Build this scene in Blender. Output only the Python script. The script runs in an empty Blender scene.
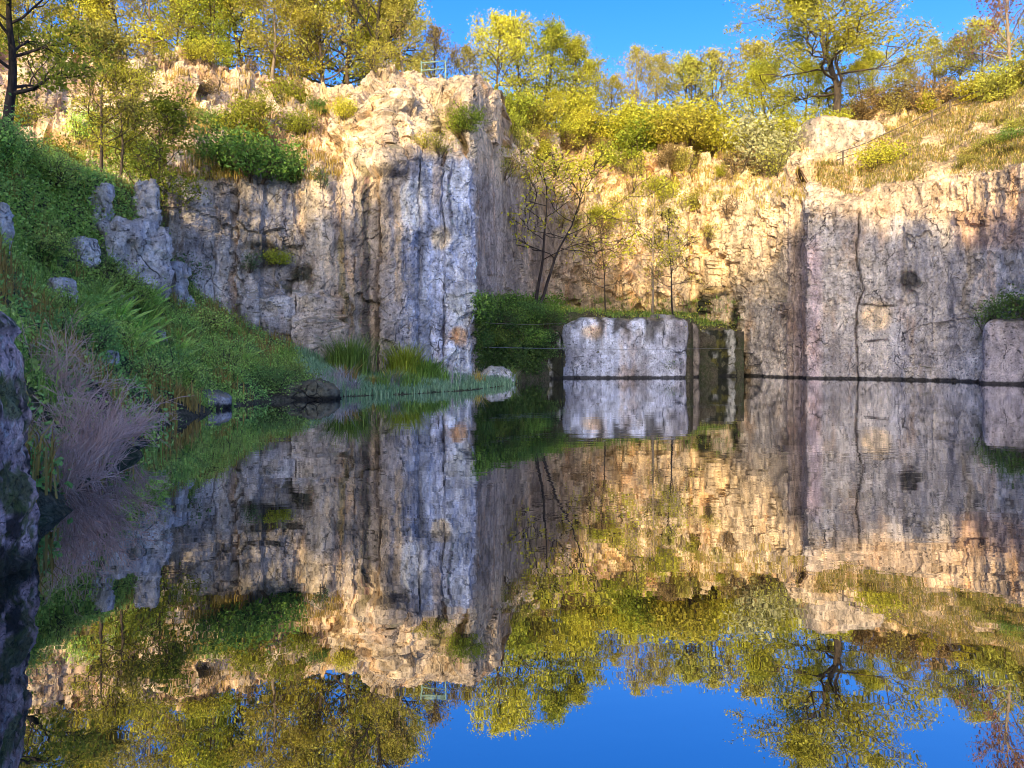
import bpy, math, random
import numpy as np
from mathutils import Vector
from mathutils.bvhtree import BVHTree

F = 740.0; CX = 512.0; HY = 354.0; CH = 1.8      # focal length in pixels, principal column, horizon row, eye height
SUN_EL = math.radians(17.0); SUN_AZ = math.radians(-14.0)   # low evening sun behind the viewer, a little to the left
RY = 72.0                                                  # how far behind the viewer the added opposite rim runs
DROP = 0.2                                                 # small height taken off its solved crest
scene = bpy.context.scene
COL = scene.collection
R = random.Random(11)

# ------------------------------------------------------------------ noise (numpy)
def _h(ix, iy, iz, seed):
    n = (ix.astype(np.int64)*374761393 + iy.astype(np.int64)*668265263 + iz.astype(np.int64)*2147483647 + seed*1274126177) & 0xffffffff
    n = ((n ^ (n >> 13))*1274126177) & 0xffffffff
    n = ((n ^ (n >> 16))*2246822519) & 0xffffffff
    n = n ^ (n >> 15)
    return (n & 0xffffff)/float(0xffffff)
def vn(p, seed=0):
    i = np.floor(p).astype(np.int64); f = p-i
    f = f*f*f*(f*(f*6-15)+10)
    x, y, z = i[:,0], i[:,1], i[:,2]
    def c(a, b, d): return _h(x+a, y+b, z+d, seed)
    u, v, w = f[:,0], f[:,1], f[:,2]
    a = c(0,0,0)*(1-u)+c(1,0,0)*u; b = c(0,1,0)*(1-u)+c(1,1,0)*u
    d = c(0,0,1)*(1-u)+c(1,0,1)*u; e = c(0,1,1)*(1-u)+c(1,1,1)*u
    return ((a*(1-v)+b*v)*(1-w)+(d*(1-v)+e*v)*w)*2-1
def fbm(p, octs=4, seed=0, gain=0.5):
    s = 0; a = 1; t = 0
    for o in range(octs):
        s = s+a*vn(p*(2.03**o)+o*17.3, seed+o); t += a; a *= gain
    return s/t
def n1(x, seed=0, octs=3):
    x = np.asarray(x, float)
    return fbm(np.stack([x, x*0+seed*3.7, x*0], 1), octs, seed)
def worley(p, seed=0):
    i = np.floor(p).astype(np.int64)
    f1 = np.full(len(p), 9.); f2 = np.full(len(p), 9.); idr = np.zeros(len(p)); dv = np.zeros((len(p), 3))
    for a in (-1,0,1):
        for b in (-1,0,1):
            for c in (-1,0,1):
                x, y, z = i[:,0]+a, i[:,1]+b, i[:,2]+c
                q = np.stack([x+_h(x,y,z,seed), y+_h(x,y,z,seed+1), z+_h(x,y,z,seed+2)], 1)
                dd = p-q
                d = np.sqrt((dd**2).sum(1)); m = d < f1
                f2 = np.where(m, f1, np.minimum(f2, d)); f1 = np.where(m, d, f1)
                idr = np.where(m, _h(x,y,z,seed+3), idr); dv[m] = dd[m]
    return f1, f2, idr, dv
def sstep(a, b, x):
    t = np.clip((x-a)/(b-a+1e-12), 0, 1); return t*t*(3-2*t)

# ------------------------------------------------------------------ mesh and naming helpers
def mesh_np(name, V, Q, smooth=True, cols=None):
    me = bpy.data.meshes.new(name)
    V = np.asarray(V, np.float32); Q = np.asarray(Q, np.int32); k = Q.shape[1]
    me.vertices.add(len(V)); me.vertices.foreach_set('co', V.ravel())
    me.loops.add(Q.size); me.loops.foreach_set('vertex_index', Q.ravel())
    me.polygons.add(len(Q)); me.polygons.foreach_set('loop_start', np.arange(0, Q.size, k, dtype=np.int32))
    me.polygons.foreach_set('loop_total', np.full(len(Q), k, np.int32))
    me.update(calc_edges=True); me.validate()
    me.polygons.foreach_set('use_smooth', np.full(len(me.polygons), smooth))
    if cols:
        for nm, c in cols.items():
            c = np.asarray(c, np.float32)
            at = me.color_attributes.new(nm, 'FLOAT_COLOR', 'POINT')
            at.data.foreach_set('color', np.concatenate([c, np.ones((len(c), 1), np.float32)], 1).ravel())
    return me
def link(name, me, mat=None, parent=None):
    o = bpy.data.objects.new(name, me); COL.objects.link(o)
    if mat is not None and len(me.materials) == 0: me.materials.append(mat)
    if parent is not None: o.parent = parent
    return o
def tag(o, label=None, cat=None, group=None, kind=None):
    if label: o['label'] = label
    if cat: o['category'] = cat
    if group: o['group'] = group
    if kind: o['kind'] = kind
    return o
def empty(name, loc, rz=0, sc=1.0):
    o = bpy.data.objects.new(name, None); COL.objects.link(o); o.empty_display_size = .2
    o.location = loc; o.rotation_euler = (0, 0, rz); o.scale = (sc, sc, sc) if not isinstance(sc, tuple) else sc
    return o
def grid_faces(nu, nv):
    i = np.arange(nu-1)[:,None]*nv+np.arange(nv-1)[None,:]
    return np.stack([i, i+nv, i+nv+1, i+1], 2).reshape(-1, 4)
def grid_normals(P):
    du = np.gradient(P, axis=0); dv = np.gradient(P, axis=1)
    n = np.cross(du, dv); n /= np.linalg.norm(n, axis=2, keepdims=True)+1e-9
    return n
def at(px, py, D): return Vector(((px-CX)*D/F, D, CH+(HY-py)*D/F))
class MB:                                           # gathers tubes and boxes into one mesh
    def __init__(s): s.v = []; s.f = []
    def tube(s, pts, rad, sides=6, cap=True):
        pts = [Vector(p) for p in pts]; n0 = len(s.v); a = None
        for k, p in enumerate(pts):
            d = (pts[min(k+1, len(pts)-1)]-pts[max(k-1, 0)]).normalized()
            if a is None:
                a = d.cross(Vector((0.31, 0.2, 1))) if abs(d.z) < .95 else d.cross(Vector((1, 0, 0)))
            a = (a-d*a.dot(d)).normalized(); b = d.cross(a)
            r = rad[k] if hasattr(rad, '__len__') else rad
            for j in range(sides):
                t = 2*math.pi*j/sides
                s.v.append(p+a*(r*math.cos(t))+b*(r*math.sin(t)))
        for k in range(len(pts)-1):
            for j in range(sides):
                q = n0+k*sides; s.f.append((q+j, q+(j+1)%sides, q+sides+(j+1)%sides, q+sides+j))
        if cap:
            s.f.append(tuple(n0+j for j in range(sides))[::-1]); q = n0+(len(pts)-1)*sides
            s.f.append(tuple(q+j for j in range(sides)))
    def build(s, name, mat, parent=None, smooth=True):
        me = bpy.data.meshes.new(name); me.from_pydata([tuple(v) for v in s.v], [], s.f); me.update()
        me.polygons.foreach_set('use_smooth', np.full(len(me.polygons), smooth))
        return link(name, me, mat, parent)

# ------------------------------------------------------------------ materials
class NT:
    def __init__(s, name):
        s.m = bpy.data.materials.new(name); s.m.use_nodes = True; s.t = s.m.node_tree; s.t.nodes.clear()
        s.out = s.n('ShaderNodeOutputMaterial')
    def n(s, typ, **kw):
        nd = s.t.nodes.new(typ)
        for k, v in kw.items():
            if k.startswith('i_'): nd.inputs[k[2:].replace('_', ' ')].default_value = v
            else: setattr(nd, k, v)
        return nd
    def l(s, a, b): s.t.links.new(a, b)
    def setin(s, sock, v):
        if hasattr(v, 'is_output') or isinstance(v, bpy.types.NodeSocket): s.l(v, sock)
        else: sock.default_value = v
    def mix(s, fac, a, b, blend='MIX'):
        nd = s.n('ShaderNodeMix', data_type='RGBA', blend_type=blend)
        s.setin(nd.inputs[0], fac)
        for i, v in ((6, a), (7, b)): s.setin(nd.inputs[i], v if isinstance(v, bpy.types.NodeSocket) else (*v, 1))
        return nd.outputs[2]
    def math(s, op, a, b=0.0, clamp=False):
        nd = s.n('ShaderNodeMath', operation=op, use_clamp=clamp); s.setin(nd.inputs[0], a); s.setin(nd.inputs[1], b)
        return nd.outputs[0]
    def mapr(s, v, a, b, c=0.0, d=1.0, smooth=True):
        nd = s.n('ShaderNodeMapRange', interpolation_type='SMOOTHSTEP' if smooth else 'LINEAR')
        s.setin(nd.inputs[0], v)
        for i, q in ((1, a), (2, b), (3, c), (4, d)): nd.inputs[i].default_value = q
        return nd.outputs[0]
    def noise(s, vec, scale, detail=4, rough=.5, dist=0.0):
        nd = s.n('ShaderNodeTexNoise'); s.l(vec, nd.inputs['Vector'])
        nd.inputs['Scale'].default_value = scale; nd.inputs['Detail'].default_value = detail
        nd.inputs['Roughness'].default_value = rough; nd.inputs['Distortion'].default_value = dist
        return nd.outputs['Fac']
    def mapping(s, vec, scale=(1,1,1), loc=(0,0,0)):
        nd = s.n('ShaderNodeMapping'); s.l(vec, nd.inputs['Vector'])
        nd.inputs['Scale'].default_value = scale; nd.inputs['Location'].default_value = loc
        return nd.outputs[0]
    def bump(s, h, strength=1.0, dist=.1, nrm=None):
        nd = s.n('ShaderNodeBump'); s.l(h, nd.inputs['Height']); nd.inputs['Strength'].default_value = strength
        nd.inputs['Distance'].default_value = dist
        if nrm is not None: s.l(nrm, nd.inputs['Normal'])
        return nd.outputs[0]
    def done(s, sh): s.l(sh, s.out.inputs['Surface']); return s.m

def dv_out(t, P, scale, amt):
    w = t.n('ShaderNodeTexNoise'); t.l(P, w.inputs['Vector']); w.inputs['Scale'].default_value = scale; w.inputs['Detail'].default_value = 4
    d = t.n('ShaderNodeVectorMath', operation='MULTIPLY_ADD'); t.l(w.outputs['Color'], d.inputs[0]); d.inputs[1].default_value = (amt, amt, amt); t.l(P, d.inputs[2])
    return d.outputs[0]
def rock_material(name, use_attr=True, base=(.36,.33,.3), moss=.5, bs=1.0, sc=1.0, wet=True):
    t = NT(name)
    geo = t.n('ShaderNodeNewGeometry'); tc = t.n('ShaderNodeTexCoord'); P = tc.outputs['Object']
    if use_attr:
        c = t.n('ShaderNodeVertexColor', layer_name='Col').outputs['Color']
    else:
        c = t.n('ShaderNodeRGB'); c.outputs[0].default_value = (*base, 1); c = c.outputs[0]
    sep = t.n('ShaderNodeSeparateXYZ'); t.l(geo.outputs['Position'], sep.inputs[0])
    streak = t.noise(t.mapping(P, (1.1*sc, 1.1*sc, .09*sc)), 1.0, 7, .6, .25)
    streak2 = t.noise(t.mapping(P, (3.7*sc, 3.7*sc, .22*sc), (7, 3, 1)), 1.0, 5, .6)
    mott = t.noise(P, .55*sc, 9, .68, .4)
    mott2 = t.noise(t.mapping(P, (1, 1, .6), (31, 5, 9)), 1.9*sc, 7, .62)
    speck = t.noise(P, 9.0*sc, 5, .7)
    c = t.mix(1.0, c, t.mix(t.mapr(streak, .3, .68), (.86,.86,.87), (1.1,1.09,1.07)), 'MULTIPLY')
    c = t.mix(.6, c, t.mix(t.mapr(streak2, .3, .66), (.75,.75,.75), (1.18,1.18,1.18)), 'MULTIPLY')
    c = t.mix(.85, c, t.mix(t.mapr(mott, .32, .66), (.74,.72,.70), (1.24,1.22,1.2)), 'MULTIPLY')
    c = t.mix(.75, c, t.mix(t.mapr(mott2, .36, .6), (.66,.65,.65), (1.27,1.26,1.24)), 'MULTIPLY')
    c = t.mix(.5, c, t.mix(t.mapr(speck, .36, .6), (.55,.55,.55), (1.3,1.3,1.3)), 'MULTIPLY')
    big = t.noise(t.mapping(P, (1, 1, .7), (2, 17, 6)), .28*sc, 6, .6, .6)
    c = t.mix(.9, c, t.mix(t.mapr(big, .36, .64), (.68,.66,.68), (1.25,1.2,1.14)), 'MULTIPLY')
    hl = t.n('ShaderNodeTexVoronoi', feature='DISTANCE_TO_EDGE'); t.l(t.mapping(dv_out(t, P, 1.3*sc, .3), (.7*sc, .7*sc, .45*sc)), hl.inputs['Vector']); hl.inputs['Scale'].default_value = 1
    hair = t.math('MULTIPLY', t.mapr(hl.outputs['Distance'], 0, .014, 1, 0), t.mapr(t.noise(P, .7*sc, 3), .48, .62))
    c = t.mix(t.math('MULTIPLY', hair, .6), c, (.05,.045,.04))
    # iron stains and blackish lichen
    ochre = t.math('MULTIPLY', t.mapr(t.noise(t.mapping(P, (.5, .5, .16), (3, 9, 4)), 1.0, 5, .6), .54, .7), .45)
    c = t.mix(ochre, c, t.mix(1.0, c, (1.25,.86,.5), 'MULTIPLY'))
    lich = t.mapr(t.noise(t.mapping(P, (1, 1, .55), (13, 2, 8)), 1.3*sc, 8, .7), .58, .66)
    c = t.mix(t.math('MULTIPLY', lich, .5), c, (.08,.075,.07))
    pit = t.mapr(t.noise(t.mapping(P, (1, 1, 1.3), (5, 5, 5)), 4.5*sc, 4, .6), .60, .67)
    c = t.mix(t.math('MULTIPLY', pit, .6), c, (.06,.055,.055))
    # cracks
    wv = t.n('ShaderNodeTexNoise'); t.l(P, wv.inputs['Vector']); wv.inputs['Scale'].default_value = .8*sc; wv.inputs['Detail'].default_value = 3
    dv = t.n('ShaderNodeVectorMath', operation='MULTIPLY_ADD'); t.l(wv.outputs['Color'], dv.inputs[0])
    dv.inputs[1].default_value = (1.6, 1.6, 1.6); t.l(P, dv.inputs[2])
    vo = t.n('ShaderNodeTexVoronoi', feature='DISTANCE_TO_EDGE'); t.l(t.mapping(dv.outputs[0], (.42*sc, .42*sc, .2*sc)), vo.inputs['Vector']); vo.inputs['Scale'].default_value = 1
    crackm = t.mapr(t.noise(P, .3*sc, 2), .52, .66)
    crack = t.math('MULTIPLY', t.mapr(vo.outputs['Distance'], .0, .012, 1, 0), crackm)
    c = t.mix(t.math('MULTIPLY', crack, .75), c, (.03,.028,.026))
    # moss and dirt on the flatter tops
    sn = t.n('ShaderNodeSeparateXYZ'); t.l(geo.outputs['Normal'], sn.inputs[0])
    up = t.math('MULTIPLY', t.mapr(sn.outputs['Z'], .45, .85), t.mapr(mott2, .35, .55, .3, 1))
    if moss > 0:
        mc = t.mix(t.mapr(t.noise(P, 1.1, 5), .35, .65), (.10,.13,.03), (.34,.24,.12))
        c = t.mix(t.math('MULTIPLY', up, moss), c, mc)
    if wet:
        wn = t.math('ADD', sep.outputs['Z'], t.math('MULTIPLY', t.math('SUBTRACT', mott2, .5), .25))
        wf = t.mapr(wn, .1, .22, 1, 0)
        c = t.mix(t.math('MULTIPLY', wf, .9), c, (.018,.017,.016))
    b1 = t.math('ADD', t.math('MULTIPLY', mott2, .5), t.math('MULTIPLY', speck, .22))
    b1 = t.math('ADD', b1, t.math('MULTIPLY', streak2, .12)); b1 = t.math('SUBTRACT', b1, t.math('MULTIPLY', pit, .3))
    b1 = t.math('SUBTRACT', b1, t.math('MULTIPLY', crack, .5)); b1 = t.math('SUBTRACT', b1, t.math('MULTIPLY', hair, .3))
    nb = t.bump(b1, bs, .35/sc)
    bs_ = t.n('ShaderNodeBsdfPrincipled'); t.l(c, bs_.inputs['Base Color']); bs_.inputs['Roughness'].default_value = .88
    bs_.inputs['Specular IOR Level'].default_value = .2; t.l(nb, bs_.inputs['Normal'])
    return t.done(bs_.outputs[0])

def leaf_material(name, c1, c2, trans=.35, hue=.03, val=.5):
    t = NT(name)
    oi = t.n('ShaderNodeObjectInfo'); tc = t.n('ShaderNodeTexCoord'); geo = t.n('ShaderNodeNewGeometry')
    big = t.noise(geo.outputs['Position'], .9, 3, .6); fine = t.noise(geo.outputs['Position'], 7.0, 2, .5)
    rn = t.n('ShaderNodeVertexColor', layer_name='rnd').outputs['Color']; rs_ = t.n('ShaderNodeSeparateColor'); t.l(rn, rs_.inputs[0])
    f = t.math('ADD', t.math('ADD', t.math('MULTIPLY', big, .5), t.math('MULTIPLY', fine, .2)), t.math('MULTIPLY', rs_.outputs[0], .42))
    c = t.mix(t.mapr(f, .22, .7), c1, c2)
    hs = t.n('ShaderNodeHueSaturation'); t.l(c, hs.inputs['Color'])
    t.l(t.mapr(oi.outputs['Random'], 0, 1, .5-hue, .5+hue, False), hs.inputs['Hue'])
    rv = t.math('FRACT', t.math('MULTIPLY', oi.outputs['Random'], 7.31))
    t.l(t.mapr(rv, 0, 1, 1-val*.5, 1+val*.4, False), hs.inputs['Value'])
    c = t.mix(1.0, hs.outputs[0], t.mix(rs_.outputs[1], (.62,.60,.62), (1.3,1.3,1.25)), 'MULTIPLY')
    d = t.n('ShaderNodeBsdfPrincipled'); t.l(c, d.inputs['Base Color']); d.inputs['Roughness'].default_value = .6
    d.inputs['Specular IOR Level'].default_value = .25
    tr = t.n('ShaderNodeBsdfTranslucent'); t.l(c, tr.inputs['Color'])
    mx = t.n('ShaderNodeMixShader'); mx.inputs[0].default_value = trans; t.l(d.outputs[0], mx.inputs[1]); t.l(tr.outputs[0], mx.inputs[2])
    return t.done(mx.outputs[0])
def bark_material(name, c1, c2):
    t = NT(name); tc = t.n('ShaderNodeTexCoord'); P = tc.outputs['Object']
    a = t.noise(t.mapping(P, (5, 5, 1)), 1.6, 6, .65)
    c = t.mix(t.mapr(a, .3, .7), c1, c2)
    d = t.n('ShaderNodeBsdfPrincipled'); t.l(c, d.inputs['Base Color']); d.inputs['Roughness'].default_value = .9
    d.inputs['Specular IOR Level'].default_value = .15
    t.l(t.bump(a, .8, .05), d.inputs['Normal'])
    return t.done(d.outputs[0])
def ground_material(name, c1, c2, c3):
    t = NT(name); tc = t.n('ShaderNodeTexCoord'); P = tc.outputs['Object']
    a = t.noise(P, .5, 8, .65); b = t.noise(P, 3.5, 7, .7); d_ = t.noise(P, 14., 4, .7)
    c = t.mix(t.mapr(a, .35, .65), c1, c2); c = t.mix(t.mapr(b, .4, .64), c, c3)
    c = t.mix(.8, c, t.mix(t.mapr(d_, .35, .65), (.5,.5,.5), (1.25,1.25,1.25)), 'MULTIPLY')
    s = t.n('ShaderNodeBsdfPrincipled'); t.l(c, s.inputs['Base Color']); s.inputs['Roughness'].default_value = .95
    s.inputs['Specular IOR Level'].default_value = .1
    t.l(t.bump(t.math('ADD', b, t.math('MULTIPLY', d_, .4)), 1.0, .25), s.inputs['Normal'])
    return t.done(s.outputs[0])
def water_material():
    t = NT('pond_water'); geo = t.n('ShaderNodeNewGeometry'); P = geo.outputs['Position']
    w1 = t.noise(t.mapping(P, (.9, 1.5, 1)), 1.0, 3, .5); w2 = t.noise(t.mapping(P, (3, 4.5, 1)), 1.0, 2, .5)
    calm = t.mapr(t.noise(P, .08, 2), .35, .65, .35, 1.0)
    h = t.math('MULTIPLY', t.math('ADD', w1, t.math('MULTIPLY', w2, .18)), calm)
    nb = t.bump(h, .5, .006)
    lw = t.n('ShaderNodeFresnel'); lw.inputs['IOR'].default_value = 1.33
    k = t.mapr(lw.outputs[0], .03, .6, .44, .92, False)
    g = t.n('ShaderNodeBsdfGlossy'); g.inputs['Roughness'].default_value = .012; g.inputs['Color'].default_value = (.96,.97,1,1); t.l(nb, g.inputs['Normal'])
    d = t.n('ShaderNodeBsdfDiffuse'); d.inputs['Color'].default_value = (.006,.011,.008,1)
    mx = t.n('ShaderNodeMixShader'); t.l(k, mx.inputs[0]); t.l(d.outputs[0], mx.inputs[1]); t.l(g.outputs[0], mx.inputs[2])
    return t.done(mx.outputs[0])
def plain(name, c, rough=.6, metal=0.0):
    t = NT(name); tc = t.n('ShaderNodeTexCoord')
    a = t.noise(tc.outputs['Object'], 6, 5, .6)
    s = t.n('ShaderNodeBsdfPrincipled'); t.l(t.mix(t.mapr(a, .3, .7), tuple(x*.7 for x in c), tuple(x*1.15 for x in c)), s.inputs['Base Color'])
    s.inputs['Roughness'].default_value = rough; s.inputs['Metallic'].default_value = metal
    return t.done(s.outputs[0])

M = {}
M['cliff'] = rock_material('quarry_rock')
M['boulder'] = rock_material('shore_rock', base=(.3,.27,.28), moss=.8, sc=2.2, use_attr=True)
M['soil'] = ground_material('bank_soil', (.13,.10,.07), (.10,.13,.05), (.2,.17,.11))
M['added_ridge'] = ground_material('added_ridge_ground', (.05,.05,.03), (.04,.055,.02), (.08,.07,.045))
M['water'] = water_material()
M['rail'] = plain('railing_paint', (.24,.36,.29), .5, .0)
M['rust'] = plain('fence_steel', (.2,.15,.11), .6, .5)
M['cable'] = plain('steel_cable', (.35,.35,.36), .4, .8)
# leaves
M['lf_yellow'] = leaf_material('leaf_spring_yellow', (.43,.44,.03), (.72,.67,.09), .35, .012)
M['lf_olive'] = leaf_material('leaf_olive', (.33,.33,.05), (.56,.52,.11), .3, .018)
M['lf_lime'] = leaf_material('leaf_lime', (.24,.32,.03), (.46,.50,.06), .35, .02)
M['lf_green'] = leaf_material('leaf_green', (.10,.20,.03), (.25,.38,.07), .3, .02)
M['lf_dark'] = leaf_material('leaf_dark_green', (.05,.12,.03), (.13,.24,.06), .25, .02)
M['bank_green'] = leaf_material('leaf_bank_green', (.33,.58,.10), (.66,.86,.22), .4, .015)
M['bank_dark'] = leaf_material('leaf_bank_dark', (.16,.34,.08), (.38,.58,.16), .4, .015)
M['fern'] = leaf_material('fern_green', (.42,.68,.12), (.70,.92,.28), .4, .012)
M['lf_tan'] = leaf_material('leaf_dry_tan', (.28,.2,.08), (.42,.3,.12), .2, .015)
M['lf_pink'] = leaf_material('bud_reddish', (.25,.12,.07), (.38,.2,.12), .2, .01)
M['lf_pale'] = leaf_material('leaf_pale', (.34,.34,.15), (.55,.52,.26), .3, .012)
M['grass'] = leaf_material('grass_blades', (.14,.26,.04), (.30,.42,.09), .3, .02)
M['grass_blue'] = leaf_material('sedge_blades', (.16,.34,.16), (.40,.55,.32), .3, .01)
M['grass_dry'] = leaf_material('dry_grass_blades', (.42,.29,.07), (.62,.45,.12), .3, .015)
M['twig'] = bark_material('bare_twigs', (.55,.34,.27), (.85,.58,.48))
M['bark'] = bark_material('bark_brown', (.06,.045,.035), (.16,.12,.09))
M['bark_pale'] = bark_material('bark_pale', (.2,.15,.11), (.38,.3,.22))
M['bark_dark'] = bark_material('bark_dark', (.022,.018,.02), (.07,.058,.055))

# ------------------------------------------------------------------ camera, world, sun
cam = bpy.data.cameras.new('camera'); co = bpy.data.objects.new('camera', cam); COL.objects.link(co)
cam.sensor_fit = 'HORIZONTAL'; cam.sensor_width = 36; cam.lens = 36*F/1024.0
cam.shift_y = -(384-HY)/1024.0
co.location = (0, 0, CH); co.rotation_euler = (math.radians(90), 0, 0)
cam.clip_start = .05; cam.clip_end = 5000
scene.camera = co
W = bpy.data.worlds.new('World'); scene.world = W; W.use_nodes = True; nt = W.node_tree; nt.nodes.clear()
sky = nt.nodes.new('ShaderNodeTexSky'); sky.sky_type = 'NISHITA'; sky.sun_disc = False
sky.sun_elevation = SUN_EL; sky.sun_rotation = math.pi-SUN_AZ
sky.altitude = 300; sky.air_density = 1.0; sky.dust_density = 3.0; sky.ozone_density = 2.5
hs = nt.nodes.new('ShaderNodeHueSaturation'); hs.inputs['Saturation'].default_value = 1.42; hs.inputs['Value'].default_value = 2.85; hs.inputs['Hue'].default_value = .52
bg = nt.nodes.new('ShaderNodeBackground'); bg.inputs['Strength'].default_value = .15
wo = nt.nodes.new('ShaderNodeOutputWorld')
nt.links.new(sky.outputs[0], hs.inputs['Color']); nt.links.new(hs.outputs[0], bg.inputs['Color']); nt.links.new(bg.outputs[0], wo.inputs['Surface'])
sun = bpy.data.lights.new('sun', 'SUN'); so = bpy.data.objects.new('sun', sun); COL.objects.link(so)
sun.energy = 5.0; sun.angle = math.radians(.5); sun.color = (1, .775, .425)
sd = Vector((math.sin(SUN_AZ)*math.cos(SUN_EL), -math.cos(SUN_AZ)*math.cos(SUN_EL), math.sin(SUN_EL)))
so.rotation_euler = sd.to_track_quat('Z', 'Y').to_euler(); so.location = (20, -60, 60)
scene.view_settings.view_transform = 'Standard'; scene.view_settings.look = 'None'; scene.view_settings.exposure = 0
scene.cycles.filter_width = 1.0

# ------------------------------------------------------------------ quarry cliffs: lofted profiles, foot > face top > ledge > upper wall > rim > plateau
#        px    foot  face top     ledge back   upper wall   rim         rough(face, upper)
KEYS = [(-260, 30,  (32, 150),  (35, 130),  (40, 60),   (45, 10),   .6, .9),
        (-60,  33,  (35, 190),  (39, 165),  (43, 100),  (48, 35),   .6, .9),
        (0,    34,  (36, 200),  (40, 170),  (44, 104),  (48, 42),   .6, .9),
        (60,   36,  (37, 200),  (41, 165),  (45, 100),  (49, 44),   .6, .9),
        (110,  37,  (38, 195),  (42, 160),  (46, 92),   (51, 52),   .6, .9),
        (158,  38,  (38.6, 190),(43, 150),  (48, 95),   (53, 62),   .55, 1.),
        (166,  38.6,(39, 173),  (43.5, 145),(48, 95),   (53, 62),   .26, 1.),
        (205,  39.4,(39.8, 172),(44, 142),  (49, 96),   (54, 62),   .26, 1.),
        (250,  40,  (40.6, 185),(45, 150),  (50, 105),  (55, 70),   .26, 1.1),
        (300,  40.6,(41.2, 188),(44.5, 165),(50, 110),  (55, 77),   .26, 1.1),
        (340,  41,  (41.6, 186),(43.8, 178),(49, 108),  (54, 84),   .24, 1.1),
        (356,  41.4,(42, 182),  (43, 172),  (46.5, 105),(51, 82),   .24, .4),
        (392,  42.2,(42.6, 162),(44, 152),  (46.8, 92), (50, 66),   .35, .4),
        (402,  42.6,(42.8, 154),(44.2, 146),(47, 94),   (50, 68),   .3, .4),
        (442,  43.4,(43.6, 152),(45.4, 144),(48, 104),  (51, 80),   .3, .55),
        (470,  44,  (44.2, 160),(45.2, 150),(46.6, 100),(49.5, 77), .3, .4),
        (473,  44.2,(44.8, 158),(45.6, 150),(47, 98),   (50, 76),   .3, .4),
        (480,  47,  (47, 152),  (47.8, 146),(48.4, 94), (51, 76),   .3, .4),
        (502,  52,  (52.2, 160),(53, 150),  (53.6, 98), (55, 92),   .3, .4),
        (507,  53.2,(53.8, 176),(56, 160),  (60, 140),  (66, 126),  .3, .9),
        (540,  61,  (61.6, 196),(64, 178),  (67, 150),  (73, 124),  .3, 1.1),
        (578,  67.5,(69, 204),  (71, 186),  (73, 156),  (79, 126),  .7, 1.2),
        (610,  68.5,(70, 214),  (72, 192),  (74, 160),  (80, 130),  .9, 1.2),
        (650,  68,  (69.4, 208),(71.5, 190),(74, 158),  (80, 132),  .9, 1.2),
        (692,  66,  (67.2, 204),(69, 186),  (71, 166),  (79, 138),  .8, 1.1),
        (736,  61.6,(62.4, 198),(65, 184),  (67, 168),  (77, 150),  .7, 1.1),
        (744,  60.4,(61.2, 198),(64, 184),  (66, 168),  (77, 150),  .5, 1.),
        (786,  57,  (57.4, 196),(60, 182),  (63, 170),  (74, 148),  .45, 1.),
        (804,  55.6,(56, 204),  (58, 186),  (62, 168),  (74, 140),  .25, 1.),
        (808,  54.6,(54.8, 206),(57, 188),  (61, 168),  (75, 136),  .18, .9),
        (850,  53.6,(53.8, 205),(56, 190),  (61, 172),  (76, 122),  .18, .8),
        (884,  52.4,(52.7, 190),(55, 180),  (62, 152),  (76, 108),  .18, .5),
        (950,  49.4,(49.8, 178),(52, 170),  (60, 138),  (73, 100),  .22, .4),
        (1000, 46,  (46.4, 172),(48.4, 164),(58, 122),  (70, 92),   .3, .4),
        (1040, 42.4,(42.8, 164),(45, 156),  (55, 106),  (67, 82),   .35, .4),
        (1120, 37,  (37.4, 140),(40, 130),  (50, 80),   (62, 60),   .4, .5),
        (1300, 28,  (28.4, 100),(31, 90),   (42, 40),   (55, 20),   .4, .5)]
kx = np.array([k[0] for k in KEYS], float)
def kcol(f): return np.array([f(k) for k in KEYS], float)
NROW = [5, 150, 26, 70, 46, 30]

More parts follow.
